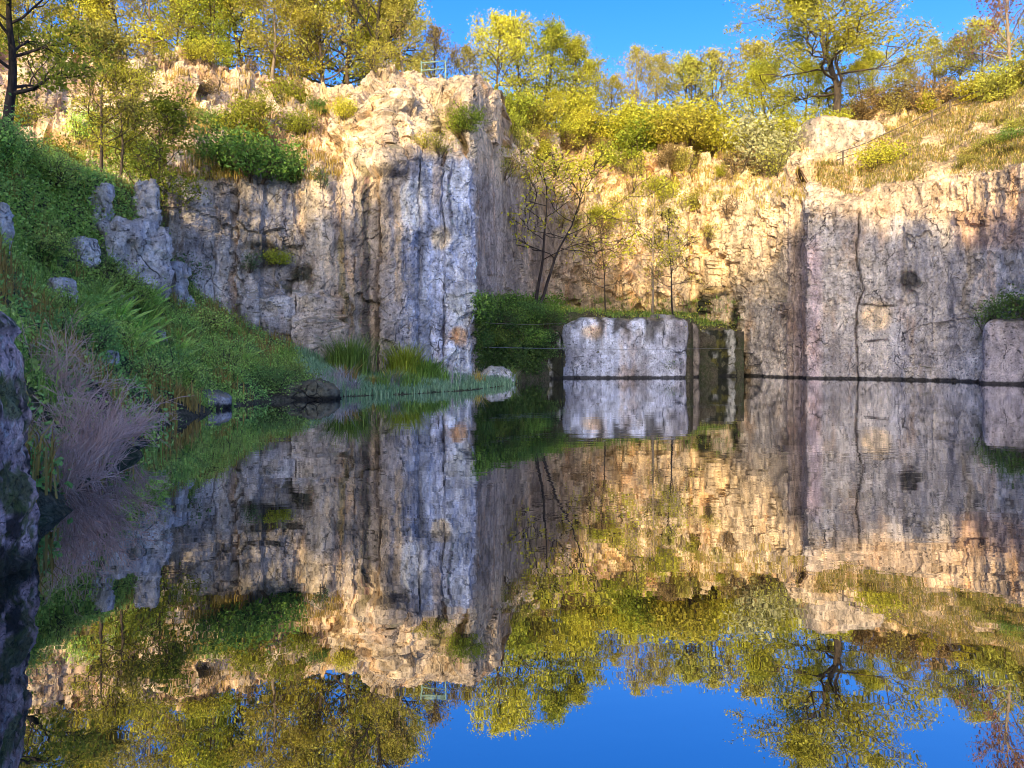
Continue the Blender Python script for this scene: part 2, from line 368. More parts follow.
def paint(px, py, P, nrm, seg):
    """rock colour of the face, some sun and shade painted in: pale limy sheet on the buttress, ochre upper beds, dark seep stains"""
    n = len(px)
    q = np.stack([px/40., py/60., px*0], 1); nz = fbm(q, 4, 5); nv = fbm(np.stack([px/14., py/120., px*0], 1), 4, 9)
    nb = fbm(np.stack([px/16., py/16., px*0], 1), 4, 21)
    c = np.tile(np.array([.40,.365,.335]), (n, 1))
    def put(m, col): 
        m = np.clip(m, 0, 1)[:,None]; c[:] = c*(1-m)+np.array(col)*m
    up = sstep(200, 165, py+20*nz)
    put(up*.75, (.66,.53,.36))                                            # warm upper beds, sunlight put into their colour
    put(sstep(470, 600, px)*sstep(830, 790, px)*.7, (.68,.53,.33))          # ochre recess
    put(sstep(600,760,px+40*nz)*sstep(165,230,py)*0.0, (.4,.35,.35))
    lf = sstep(150,170,px)*sstep(330,280,px+20*nv)*sstep(175,200,py+10*nz)
    put(lf*sstep(-.25,.25,nv+.2)*.7, (.40,.395,.42))                        # left face, grey
    put(sstep(300,330,px)*sstep(410,395,px)*sstep(165,200,py)*(.45+.4*nv), (.36,.29,.22))
    put(sstep(380,400,px+10*nv)*sstep(474,470,px)*sstep(150,185,py+14*nz)*(.8), (.37,.37,.42))
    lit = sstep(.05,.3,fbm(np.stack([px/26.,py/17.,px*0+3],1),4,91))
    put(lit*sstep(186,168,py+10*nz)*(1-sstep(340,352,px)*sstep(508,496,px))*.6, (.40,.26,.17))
    put(sstep(815,840,px)*sstep(2.7,3.1,seg+.3*nb)*.85, (.25,.22,.10))
    # pale sheet running down the buttress
    sheet = sstep(404,416,px+14*nb)*sstep(476,468,px)*sstep(150,165,py)
    put(sheet*.8, (.27,.33,.48)); put(sheet*sstep(-.02,.22,nv*.9+nb*.5+.0012*(py-270))*.95, (.45,.50,.65))
    put(sstep(440,456,px+8*nb)*sstep(474,471,px)*sstep(258,290,py+10*nb)*.95, (.60,.64,.75))
    put(sstep(16,9,np.hypot(px-413,(py-205)*.55)+4*nb), (.78,.78,.82))
    put(sstep(12,6,np.hypot(px-440,(py-238)*.8)+5*nb), (.62,.55,.45))  # warm sun patch painted on the buttress
    put(sstep(10,4,np.hypot(px-459,(py-335)*.8)+5*nb), (.55,.36,.22))
    put(sheet*sstep(.15,.4,fbm(np.stack([px/7.,py/45.,px*0],1),4,44)+.0*py)*.5, (.15,.16,.2))  # dark seeps
    # ochre streaks left of the sheet: dappled sun painted into the rock colour
    for cx, w, y0, y1, a in ((352,5,270,330,.8),(330,7,255,275,.6),(382,9,195,260,.7),(396,6,190,300,.7),(437,6,165,200,.6),(300,8,190,230,.5),(372,3,300,375,.5)):
        put(sstep(w,w*.4,np.abs(px-cx+3*nb))*sstep(y0-15,y0+8,py)*sstep(y1+20,y1-10,py)*a, (.60,.46,.30))
    for cx, w, y0, y1, a in ((365,7,170,345,.75),(340,6,230,330,.5),(377,3,300,380,.7),(451,2,165,220,.7),(418,2,160,215,.6),(443,1.6,290,370,.5)):
        put(sstep(w,w*.3,np.abs(px-cx+4*nb))*sstep(y0-10,y0+10,py)*sstep(y1+20,y1-10,py)*a, (.1,.095,.09))
    # back-left wall of the recess: its shadow put into the colour as darker brown
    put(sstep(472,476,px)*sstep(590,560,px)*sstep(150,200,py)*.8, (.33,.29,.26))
    # right wall: mauve grey with a rusty corner
    rw = sstep(790,812,px)*sstep(180,215,py+12*nz)
    put(rw*.85, (.445,.41,.385))
    put(rw*sstep(860,900,px)*sstep(.0,.3,nv)*.6, (.45,.44,.47))
    put(sstep(806,816,px)*sstep(232,208,py+12*nz+8*nb)*.75, (.66,.50,.33))  # sunlit band along the wall top, painted as warmer rock
    put(sstep(806,812,px)*sstep(826,816,px)*sstep(225,250,py)*.75, (.40,.31,.33))
    put(sstep(783,790,px)*sstep(811,806,px)*sstep(215,240,py)*.7, (.2,.16,.17))  # shade left of the corner, put into the colour
    put(sstep(795,798,px)*sstep(802,799,px)*sstep(230,250,py)*.6, (.36,.3,.31))
    put(sstep(738,750,px)*sstep(790,782,px)*sstep(290,310,py)*.7, (.36,.33,.30))
    put(sstep(950,965,px)*sstep(200,215,py)*sstep(258,240,py)*.6, (.34,.2,.13))
    put(sstep(974,982,px)*sstep(1012,1000,px)*sstep(258,270,py)*.0, (.5,.55,.65))
    put(sstep(22,10,np.hypot(px-876,(py-318)*1.1)+7*nb)*.9, (.62,.49,.33))  # patch of sun painted low on the wall
    put(sstep(9,4,np.hypot(px-812,(py-258)*.6)+2*nb)*.9, (.58,.46,.46))
    put(sstep(18,8,np.hypot(px-910,(py-282)*1.0)+10*nb)*.85, (.06,.055,.05))
    put(sstep(1.6,.5,np.abs(py-305-.02*(px-880)+2*nb))*sstep(858,866,px)*sstep(900,890,px)*.9, (.06,.05,.05))
    put(sstep(1.8,.6,np.abs(py-341+.1*(px-875)+1.5*nb))*sstep(862,870,px)*sstep(892,884,px)*.9, (.06,.05,.05))
    ck = np.interp(py, [170,205,260,290,305,330,380], [862,859,856,863,858,857,858])
    put(sstep(1.4,.5,np.abs(px-ck+1.2*nb))*sstep(208,214,py)*.8, (.06,.05,.05))
    ck2 = np.interp(py, [160,180,200], [905,912,922]); put(sstep(1.5,.5,np.abs(px-ck2))*sstep(160,165,py)*sstep(205,198,py)*.8, (.05,.04,.03))
    # black algae beside the ledge and far right; niche and cleft shade painted in
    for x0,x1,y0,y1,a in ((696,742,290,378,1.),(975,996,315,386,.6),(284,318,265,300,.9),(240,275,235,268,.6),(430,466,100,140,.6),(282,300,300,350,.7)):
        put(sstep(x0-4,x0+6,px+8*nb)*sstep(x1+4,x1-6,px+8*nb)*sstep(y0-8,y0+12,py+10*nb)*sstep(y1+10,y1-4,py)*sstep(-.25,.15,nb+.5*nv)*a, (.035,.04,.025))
    return np.clip(np.where(c > .2, c*1.3, c), .02, .9)

BVHS = []
def cliff(px0, px1, step, name, label):
    px = np.arange(px0, px1+step*.5, step); px = np.unique(np.concatenate([px[:-1], [px1], kx[(kx > px0) & (kx < px1)]]))
    I = lambda f: np.interp(px, kx, kcol(f))
    j = lambda s, a, b: a*n1(px/b, s, 4)
    jag = np.where(px > 805, .45, 1.0)
    Df = I(lambda k: k[1])+.5*n1(px/23., 3)*np.where(px > 800, .3, 1)
    C = [(Df, None, -1.5), (Df, None, -.3)]
    jit = [(7, 17, .5), (6, 19, .8), (9, 21, .9), (7, 18, 1.0)]
    for a in range(4):
        D = I(lambda k: k[2+a][0])+(Df-I(lambda k: k[1]))+j(30+a, jit[a][2], 14.)
        Y = I(lambda k: k[2+a][1])+j(40+a, jit[a][0], jit[a][1])*jag+j(50+a, jit[a][0]*.35, 5.)*jag
        C.append((D, Y, None))
    pts = []
    for D, Y, Z in C:
        X = (px-CX)*D/F; z = np.full_like(px, Z) if Z is not None else CH+(HY-Y)*D/F
        pts.append(np.stack([X, D, z], 1))
    X = pts[-1]; far = X.copy(); far[:,0] = X[:,0]*170/X[:,1]; far[:,1] = 170; far[:,2] = X[:,2]+2.5; pts.append(far)
    rf = I(lambda k: k[6]); ru = I(lambda k: k[7])
    rows = []; rough = []; seg = []
    for s in range(len(pts)-1):
        t = np.linspace(0, 1, NROW[s]+1)[:-1 if s < len(pts)-2 else None]
        if s == 5: t = t**2.2
        for q in t:
            rows.append(pts[s]*(1-q)+pts[s+1]*q); seg.append(s+q)
            rough.append(rf if s < 2 else (rf*(1-q)+ru*q if s == 2 else ru*(1.0 if s < 5 else .4)))
    Pm = np.stack(rows, 1); rough = np.stack(rough, 1); nu, nv = Pm.shape[:2]
    seg = np.tile(np.array(seg), (nu, 1)).ravel()
    N = grid_normals(Pm)
    for _ in range(3):                               # soften the normals so that displaced sheets do not cross
        N[:,1:-1] = (N[:,:-2]+2*N[:,1:-1]+N[:,2:])/4; N[1:-1] = (N[:-2]+2*N[1:-1]+N[2:])/4
    N /= np.linalg.norm(N, axis=2, keepdims=True)+1e-9
    sgn = np.sign(-(N[...,1]).mean()+(N[...,2]).mean()); N *= sgn
    P = Pm.reshape(-1, 3); Nf = N.reshape(-1, 3); rg = rough.ravel()
    warp = np.stack([fbm(P*.35+9, 3, 61), fbm(P*.35+5, 3, 62), fbm(P*.35, 3, 63)], 1)
    Pw = P+warp*1.6
    _, _, id1, d1 = worley(Pw*np.array([.33,.33,.15]), 70)
    f1, f2, id2, d2 = worley(Pw*np.array([.8,.8,.5])+3.3, 80)
    _, _, id3, d3 = worley(Pw*np.array([2.0,2.0,1.5])+1.3, 90)
    d = rg*(1.5*(id1-.5)+1.5*(d1[:,0]*(id1-.5)*2+d1[:,2]*(id1*7%1-.5)))
    d += rg*(.42*(id2-.5)+.5*(d2[:,0]*(id2-.5)*2+d2[:,2]*(id2*7%1-.5)))
    d += (.06+rg*.12)*(id3-.5)
    d += (.04+.12*rg)*fbm(P*np.array([.9,.9,.14]), 4, 7)+(.05+.25*rg)*fbm(P*np.array([1.6,1.6,1.2]), 5, 8)+.08*fbm(P*4, 3, 12)
    pxg = np.repeat(px, nv); pyg = HY-(P[:,2]-CH)*F/P[:,1]
    # grooves on the right wall
    ck = np.interp(pyg, [170,205,260,290,305,330,380], [862,859,856,863,858,857,858])
    d -= .14*sstep(1.6,.4,np.abs(pxg-ck))*(pyg > 208)
    for gx, gw, gd in ((800, 4, .5), (794, 2, .25), (788, 2, .2), (443, 1.8, .2), (418, 2.2, .2), (377, 2.5, .4)):
        d -= gd*sstep(gw, gw*.2, np.abs(pxg-gx))*(seg < 2)
    n2d = fbm(np.stack([pxg/9., pyg/9., pxg*0], 1), 3, 55)
    ed = np.array([20, 60, 95, 130, 166, 186, 209, 238, 262, 288, 300, 341, 352, 354, 380, 405, 440, 473, 485, 505, 530, 560, 585, 606, 622, 648, 664, 690, 702, 722, 741, 762, 786, 797, 808, 857.5, 905, 933, 962, 990, 1030])
    eo = np.random.RandomState(12).uniform(-1, 1, len(ed)+1)*np.array([.2]*17+[.12]*3+[.2]*2+[.6]*8+[.25]*4+[.1]*8)
    d += eo[np.digitize(pxg+2.5*n2d+1.5*np.sin(pyg/31.+pxg*0), ed)]
    hs2 = np.random.RandomState(13).uniform(-1, 1, (60, 12)); k1 = np.clip(np.digitize(pxg+3*n2d, ed), 0, 59); k2 = np.clip(((pyg+14*n2d+37*np.sin(k1*2.1))/44).astype(int)%12, 0, 11)
    d += (.05+.3*rg)*hs2[k1, k2]
    d += .75*sstep(236,244,pxg+5*n2d)*sstep(352,342,pxg+5*n2d)*sstep(292,299,pyg+8*n2d)
    d += .7*sstep(282,288,pxg+4*n2d)*sstep(348,340,pxg+4*n2d)*sstep(318,324,pyg+9*n2d)
    d += .5*sstep(162,166,pxg+3*n2d)*sstep(236,230,pxg+6*n2d)*sstep(178,186,pyg)
    d -= .3*sstep(238,246,pxg+4*n2d)*sstep(300,290,pxg+4*n2d)*sstep(240,250,pyg+6*n2d)*sstep(290,282,pyg+6*n2d)
    d *= 1-.65*sstep(474,480,pxg)*sstep(566,548,pxg)*sstep(1.2,1.8,seg)
    d = np.where(seg < 1, d*.6, d)
    d *= np.where(seg > 5.3, .3, 1)
    cl = np.abs(pxg-(436+(pyg-98)*.6)+3*n2d)
    d -= .9*sstep(6, 1.5, cl)*sstep(92, 100, pyg)*sstep(156, 146, pyg)
    d -= 1.1*sstep(4, 1.5, np.abs(pxg-491+2*n2d))*sstep(88, 96, pyg)*sstep(140, 132, pyg)
    d += 1.3*sstep(366, 376, pxg+4*n2d)*sstep(418, 408, pxg+4*n2d)*sstep(118, 100, pyg+10*n2d)*(seg > 2)*sstep(4.2, 3.7, seg)
    d += .8*sstep(340, 348, pxg+5*n2d)*sstep(436, 428, pxg+5*n2d)*sstep(104, 112, pyg+8*n2d)*sstep(178, 170, pyg)*sstep(406, 396, pxg+4*n2d)*(seg > 1.9)
    V = P+Nf*d[:,None]
    wob = .16*fbm(np.stack([P[:,2]*.35, P[:,0]*.05, P[:,1]*.05], 1), 4, 66)+.10*fbm(np.stack([P[:,2]*1.6, P[:,0]*.3, P[:,1]*.1], 1), 3, 67)
    V[:,0] += wob*np.where(seg > 5, 0, 1)*(P[:,2] > -.3)
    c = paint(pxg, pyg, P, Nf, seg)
    Q = grid_faces(nu, nv)
    if sgn > 0: Q = Q[:, ::1]
    else: Q = Q[:, ::-1]
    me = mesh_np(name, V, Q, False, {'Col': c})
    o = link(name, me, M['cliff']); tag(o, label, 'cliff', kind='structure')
    BVHS.append(BVHTree.FromPolygons([tuple(v) for v in V], [tuple(q) for q in Q]))
    return o
cliff(-260, 473, 1.3, 'cliff', 'grey quarry face on the left with a pale bluish buttress at its right end')
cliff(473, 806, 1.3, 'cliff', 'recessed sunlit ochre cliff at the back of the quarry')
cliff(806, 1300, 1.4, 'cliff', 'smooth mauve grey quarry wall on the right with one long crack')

# ------------------------------------------------------------------ left bank, ledge, unseen rear ridge
SH = [(-9.5,-6),(-8.5,1),(-6.6,4.4),(-4.9,6.0),(-5.1,8.2),(-6.0,10),(-7.0,13.9),(-8.4,18),(-9.6,23.5),(-9.4,27),(-8.0,30),(-6.6,31.6),(-4.7,32.8),(-2.2,36.5),(-.4,41.5),(.5,45.5),(.6,49)]
def shore_dist(X, Y):
    d = np.full(X.shape, 1e9); side = np.zeros(X.shape)
    for (ax, ay), (bx, by) in zip(SH[:-1], SH[1:]):
        ex, ey = bx-ax, by-ay; t = np.clip(((X-ax)*ex+(Y-ay)*ey)/(ex*ex+ey*ey), 0, 1)
        qx, qy = X-ax-t*ex, Y-ay-t*ey; dd = np.hypot(qx, qy); m = dd < d
        d = np.where(m, dd, d); side = np.where(m, np.sign(ex*(Y-ay)-ey*(X-ax)), side)
    return d*np.where(side >= 0, 1, -1)
def bank_h(X, Y):
    d = shore_dist(X, Y); px = CX+F*X/np.maximum(Y, 1.0)
    q = np.stack([X*.35, Y*.35, X*0], 1)
    d = d+.5*fbm(q*3, 3, 14)
    s = np.interp(px, [-80, 30, 110, 150, 200, 300, 400, 520], [.95, .72, .64, .54, .36, .20, .08, .05])
    s2 = sstep(168, 110, px)
    h = s*np.maximum(d, 0)+1.05*np.maximum(d-7, 0)*s2+np.minimum(d, 0)*.8+.28*np.clip(d, 0, 1)
    lowf = sstep(300, 360, px)
    h = (h+.5*fbm(q, 4, 15)*np.clip(d*.4, 0, 1)+.2*fbm(q*5, 3, 16)*np.clip(d, 0, 1))*(1-.55*lowf)
    cap = 9.6+.05*np.maximum(d-9, 0)
    return np.where(h > cap-1.5, cap-1.5+1.5*np.tanh((h-cap+1.5)/1.5), h)
xs = np.arange(-42, 2.2, .2); ys = np.arange(-5, 50, .2)
gx, gy = np.meshgrid(xs, ys, indexing='ij'); gx = gx.ravel(); gy = gy.ravel(); gz = bank_h(gx, gy)
Vb = np.stack([gx, gy, np.maximum(gz, -1.4)], 1); Qb = grid_faces(len(xs), len(ys))
bank = link('hillside', mesh_np('hillside', Vb, Qb), M['soil'])
tag(bank, 'steep overgrown bank on the left sloping down to the pond', 'hillside', kind='structure')
BVHS.append(BVHTree.FromPolygons([tuple(v) for v in Vb], [tuple(q) for q in Qb]))

# ledge in front of the recess
lx = np.arange(472, 746, 2.0); lt = np.linspace(0, 1, 60)
front = np.interp(lx, [472,480,520,552,562,690,700,738,746], [45.6,46.5,49,53,55.2,56,59.5,60.2,59.5])
ztop = np.interp(lx, [472,500,540,560,690,700,746], [3.2,4.3,5.0,5.1,4.3,3.6,3.2])
back = np.interp(lx, [472,500,540,580,690,740,746], [49.,54,64,70,68,64,62])
zb = np.interp(lx, [472,540,690,746], [5.0,5.9,5.6,4.6])
run = np.interp(lx, [472,480,552,562,746], [2.2,2.6,3.0,.5,.5])
rows = []
for t in lt:
    if t < .4: q = t/.4; D = front+run*q; z = -1.2+(ztop+1.2)*q**.8
    else: q = (t-.4)/.6; D = front+run+(back-front-run)*q; z = ztop+(zb-ztop)*q
    rows.append(np.stack([(lx-CX)*D/F, D, z], 1))
Pl = np.stack(rows, 1); Vl = Pl.reshape(-1, 3).copy()
Vl[:,2] += .35*fbm(Vl*.8, 4, 33); Vl[:,1] += .3*fbm(Vl*1.1+7, 4, 34)
Ql = grid_faces(len(lx), len(lt))
ledge = link('ledge', mesh_np('ledge', Vl, Ql), M['soil']); tag(ledge, 'overgrown rock ledge in front of the recessed cliff', 'ledge', kind='structure')
BVHS.append(BVHTree.FromPolygons([tuple(v) for v in Vl], [tuple(q) for q in Ql]))

# unseen opposite rim behind the viewer, its crest shaped to throw the wanted shadow
TG = [(-60,262,30),(40,228,30),(120,222,35),(170,200,39),(205,222,39.6),(235,232,40),(300,226,41),(345,214,42),(385,180,42.6),(402,160,43),(440,152,43.5),(472,152,45),(490,150,50),(505,168,53),(530,168,59),(550,188,63),(575,218,67),(600,262,68),(618,296,68),(640,300,67),(700,300,65),(735,286,62),(765,262,59),(790,228,56.8),(808,204,54.8),(850,212,53.6),(870,236,53),(905,236,51),(920,216,50.4),(945,244,49.6),(962,246,49),(985,212,47),(1010,216,45)]
tp = []
for px_, py_, D_ in TG:
    p = at(px_, py_, D_); L = (D_+RY)/math.cos(SUN_AZ); tp.append((p.x+(D_+RY)*math.tan(SUN_AZ), p.z+L*math.tan(SUN_EL)))
tp.sort(); tpx = np.array([t[0] for t in tp]); tpz = np.array([t[1] for t in tp])
tpx2 = np.linspace(tpx[0]-2, tpx[-1]+2, 120); tpz2 = np.interp(tpx2, tpx, tpz); tpz2 = np.convolve(np.pad(tpz2, 1, 'edge'), np.ones(3)/3, 'valid')
def ridge_top(x): return np.interp(x, tpx2, tpz2)-DROP
xs = np.concatenate([np.arange(-200, -90, 4.), np.arange(-90, -50, .8), np.arange(-50, 12, .35), np.arange(12, 40, .8), np.arange(40, 200, 4.)]); ys = np.concatenate([np.arange(-260, -84, 8.), np.arange(-84, -62, .6), np.arange(-62, 3.1, 1.2)])
gx, gy = np.meshgrid(xs, ys, indexing='ij'); gx = gx.ravel(); gy = gy.ravel()
H = np.interp(gx, [-200, -75, -56], [.35, .35, 1.])*np.interp(gx, [9, 24, 200], [1., .16, .12])*ridge_top(gx)+np.interp(gx, [-42, -30, -24], [2.0, 1.6, .8])*n1(gx/2.6, 5, 4)+.5*n1(gx/.9, 6, 2)
t = np.interp(gy, [-260,-88,-RY,-66,-48,-25,-3,1.2,3.1], [.9,.97,1.0,.9,.45,.1,.012,.005,-.03])
gz = H*t+.2+.5*fbm(np.stack([gx*.3, gy*.3, gx*0], 1), 4, 91)*np.clip((-gy-4)/10, 0, 1)
Vr = np.stack([gx, gy, gz], 1)
added_ridge = link('added_hill', mesh_np('added_hill', Vr, grid_faces(len(xs), len(ys))), M['added_ridge']); tag(added_ridge, 'unseen hill on the near side of the quarry', 'added_hill', kind='structure')

s = 2500.
gr = link('ground', mesh_np('ground', [(-s,-s,-1.6),(s,-s,-1.6),(s,s,-1.6),(-s,s,-1.6)], [(0,1,2,3)]), M['soil']); tag(gr, kind='structure')
wt = link('water', mesh_np('water', [(-60,2.2,0),(90,2.2,0),(90,80,0),(-60,80,0)], [(0,1,2,3)]), M['water']); tag(wt, 'still dark pond mirroring the cliffs and the sky', 'water', kind='structure')

# ------------------------------------------------------------------ finding the ground
def drop(x, y):
    best = None
    for b in BVHS:
        h = b.ray_cast(Vector((x, y, 80)), Vector((0, 0, -1)))
        if h[0] is not None and (best is None or h[0].z > best.z): best = h[0]
    return best if best is not None else Vector((x, y, 0))
def hit(px, py, with_n=False):
    d = Vector(((px-CX)/F, 1, (HY-py)/F)).normalized(); o = Vector((0, 0, CH)); best = None
    for b in BVHS:
        h = b.ray_cast(o, d)
        if h[0] is not None and (best is None or h[3] < best[3]): best = h
    if best is None: return None
    if with_n:
        n = best[1]
        if n.dot(d) > 0: n = -n
        return best[0], n
    return best[0]

# ------------------------------------------------------------------ rocks
def rock(name, label, loc, half, seed, e=4., amp=.18, mat=None, rz=0., cat='rock', col=(.36,.34,.32), res=46, fine=1., shear=None, group=None, paintf=None, micro=0.):
    """one weathered stone: a rounded block, cut into facets and chipped"""
    nu, nv = int(res*1.6), res
    u = np.linspace(0, 2*math.pi, nu, endpoint=False); v = np.linspace(-math.pi/2, math.pi/2, nv)
    U, V = np.meshgrid(u, v, indexing='ij')
    x = np.cos(V)*np.cos(U); y = np.cos(V)*np.sin(U); z = np.sin(V)
    r = (np.abs(x)**e+np.abs(y)**e+np.abs(z)**e)**(-1/e)
    n = np.stack([x*r, y*r, z*r], 2).reshape(-1, 3)
    P = n*np.array(half)
    nr = n**3/np.array(half); nr /= np.linalg.norm(nr, axis=1, keepdims=True)+1e-9
    sz = max(half); q = P/sz+seed*5.1
    w = np.stack([fbm(q*1.5+3, 3, seed), fbm(q*1.5+8, 3, seed+1), fbm(q*1.5, 3, seed+2)], 1)*.35
    _, _, a, da = worley((q+w)*1.6, seed); _, _, b, db = worley((q+w)*4.2, seed+9)
    d = amp*sz*(1.1*(a-.5)+.8*da[:,0]*(a-.5)+.45*(b-.5)+.5*fbm(q*2.2, 5, seed+4)+.2*fine*fbm(q*9, 4, seed+6))
    if micro: d += micro*(.8*fbm(P*15, 5, 71, .65)-.9*np.abs(fbm(P*7+3, 5, 72, .6)))
    P = P+nr*d[:,None]
    if shear: P[:,0] += shear*P[:,2]
    i = np.arange(nu)[:,None]*nv+np.arange(nv-1)[None,:]; k = ((np.arange(nu)+1)%nu)[:,None]*nv+np.arange(nv-1)[None,:]
    Q = np.stack([i, k, k+1, i+1], 2).reshape(-1, 4)
    c = np.tile(np.array(col), (len(P), 1))
    if paintf: c = paintf(P, c)
    o = link(name, mesh_np(name, P, Q, True, {'Col': c}), mat or M['cliff'])
    o.location = loc; o.rotation_euler = (0, 0, rz); tag(o, label, cat, group)
    return o
def near_paint(P, c):
    a = fbm(P*1.6, 4, 5); b = fbm(P*13, 5, 6, .65); e = fbm(P*5, 5, 26, .6)
    c = np.tile(np.array([.44,.31,.31]), (len(P), 1))*(.7+.6*sstep(-.25,.25,fbm(P*24, 3, 16)))[:,None]
    def put(m, col, k):
        nonlocal c
        m = np.clip(m, 0, 1)[:,None]*k; c = c*(1-m)+np.array(col)*m
    put(sstep(-.05,.2,e+.4*b), (.60,.42,.44), .8)
    put(sstep(.12,.28,b-.3*a), (.66,.62,.62), .8)
    put(sstep(.04,.16,fbm(P*3.6+4, 6, 8, .65)+.25*b), (.035,.03,.026), .92)
    put(sstep(.06,.2,fbm(P*2.6+9, 6, 18, .65)+.2*b), (.10,.12,.03), .85)
    put(sstep(.40,.22,P[:,2]+.30+.25*a), (.03,.03,.02), .9)
    return c
M['near_rock'] = rock_material('lichen_rock', moss=.5, sc=5.0, bs=1.0, wet=False)
rock('boulder', 'big dark lichen-covered rock standing in the water at the left edge', (-5.2, 5.65, .30), (1.15, 1.0, 1.98), 3, 7., .06, M['near_rock'], .12, 'boulder', (.55,.44,.43), 230, 1.6, -.085, paintf=near_paint, micro=.05)
def block_paint(P, c):
    q = P*np.array([.5,.5,.5]); a = fbm(q*1.5, 4, 3); s = fbm(P*np.array([1.6,1.6,.3]), 4, 4)
    m = sstep(-.2,.25,a+.4*s)[:,None]; c = c*(1-m)+np.array([.60,.63,.74])*m
    m = sstep(-.3,.3,-P[:,0]/4+a)[:,None]*.4; c = c*(1-m)+np.array([.46,.54,.74])*m
    m = sstep(.1,.28,s+.12*(P[:,2]-1))[:,None]*sstep(.2,1.8,P[:,2])[:,None]; c = c*(1-m*.9)+np.array([.07,.065,.06])*m*.9
    m = (sstep(1.2,.5,np.hypot(P[:,0]+2.6,(P[:,2]-1.9)*1.2)+.8*a))[:,None]; c = c*(1-m*.8)+np.array([.62,.50,.38])*m*.8  # warm patch imitating dappled sun on the block
    return c
rock('rock_block', 'squared pale grey rock block rising from the water below the ledge', (8.35, 58.0, 1.65), (4.95, 2.6, 3.0), 7, 9., .055, M['cliff'], .03, 'rock block', (.42,.41,.44), 90, 1.3, .06, paintf=block_paint)
def algae_paint(P, c):
    a = fbm(P*np.array([1.4,1.4,.5]), 4, 13); b = fbm(P*np.array([3,3,1.2])+4, 4, 14)
    m = sstep(-.42,-.12,a+.5*b)[:,None]; c = c*(1-m)+np.array([.03,.032,.02])*m
    m = sstep(.18,.3,fbm(P*1.3+8, 4, 15))[:,None]; return c*(1-m*.8)+np.array([.12,.11,.03])*m*.8
rock('rock_wall', 'black algae-stained rock recess between the pale block and the right wall', (16.4, 61.6, 1.0), (2.0, 1.4, 2.9), 27, 7., .09, M['cliff'], 0, 'rock wall', (.42,.42,.38), 60, 1.2, paintf=algae_paint)
rock('rock_wall', 'black algae-stained rock left of the pale block under the creepers', (2.55, 54.6, .9), (1.15, 1.3, 2.6), 29, 6., .09, M['cliff'], 0, 'rock wall', (.42,.42,.38), 50, 1.2, paintf=algae_paint)
rock('rock_column', 'narrow dark rock column right beside the pale block', (13.95, 58.6, 1.2), (.55, 1.2, 3.0), 17, 6., .08, M['cliff'], 0, 'rock', (.26,.22,.18), 50)
pz = hit(840, 170)
rock('rock_tower', 'stout sunlit rock stump on the slope above the right quarry wall', (29.2, 66.5, 18.9), (3.3, 2.2, 3.6), 23, 9., .1, M['cliff'], .1, 'rock tower', (.5,.43,.36), 80, 1.2, .02)
p = at(480, 76, 50.)
# outcrops on the left slope
for k, (px_, pyb, D_, w_, h_, lab) in enumerate([
    (102, 236, 31, .36, 1.15, 'upright pale rock slab standing in the greenery of the left slope'),
    (76, 238, 31, .33, .7, 'small pointed rock left of the upright slab on the left slope'),
    (130, 292, 31.5, 1.35, 1.6, 'wide angular rock outcrop above the bank on the left slope'),
    (84, 262, 28.5, .45, .5, 'low rounded rock peeping from the left slope'),
    (172, 335, 34.5, .8, 1.75, 'rock outcrop at the foot of the left quarry face'),
    (146, 226, 34, .55, 1.1, 'tall cracked rock between the upright slab and the left quarry face'),
    (62, 300, 22, .38, .35, 'low grey rock in the middle of the bank above the bare shrubs'),
    (1, 262, 22, .22, .9, 'bluish rock slab at the left picture edge')]):
    b = at(px_, pyb, D_)
    rock('rock_outcrop', lab, (b.x, b.y, b.z+h_*.75), (w_, w_*.9, h_*1.1), 31+k, 5., .2, M['cliff'], .4*k, 'outcrop', (.50,.50,.54), 60, 1.2)
rock('rock_shelf', 'low rock shelf jutting from the right wall at the right picture edge', (30.9, 44.4, 1.2), (2.3, 1.2, 2.7), 37, 8., .08, M['cliff'], -.6, 'rock shelf', (.42,.38,.4), 70, 1.2, .03)
b = at(499, 384, 45.)
rock('shore_boulder', 'pale rounded boulder on the tip of the bank below the buttress', (-.85, 44.9, .25), (1.05, .75, .7), 41, 2.6, .14, M['cliff'], .2, 'boulder', (.46,.47,.5), 44)
rock('shore_stone', 'whitish flat stone on the waterline of the left bank', (-10.2, 24.6, .22), (.85, .55, .38), 43, 2.5, .14, M['boulder'], .3, 'stone', (.5,.47,.45), 36)
M['boulder2'] = M['cliff']
rock('shore_stone', 'mossy dark stone at the water just right of the whitish stone', (-8.2, 29.6, .2), (1.35, .8, .5), 45, 2.6, .16, M['cliff'], .1, 'stone', (.12,.12,.09), 36)
rs_t = random.Random(77)
for k in range(9):
    h_ = hit(rs_t.uniform(55, 270), rs_t.uniform(300, 375))
    if h_ and h_.y < 34:
        w_ = rs_t.uniform(.22, .45); rock('bank_stone', 'grey stone poking out of the greenery of the left bank', (h_.x, h_.y, h_.z+.1), (w_, w_*.8, w_*.8), 151+k, 6., .16, M['cliff'], k*.9, 'stone', (.5,.49,.5), 30, 1.2, group='stones in the left bank')
for k, (px_, D_, w_) in enumerate([(118,14.6,.34),(131,15.4,.26),(142,16.6,.3)]):
    x = (px_-CX)*D_/F
    rock('shore_stone', 'small grey stone beside the bare reddish shrub at the water', (x, D_, .12), (w_, w_*.7, w_*.4), 51+k, 2.5, .14, M['cliff'], k*.7, 'stone', (.4,.38,.4), 28, group='small stones by the bare shrub')

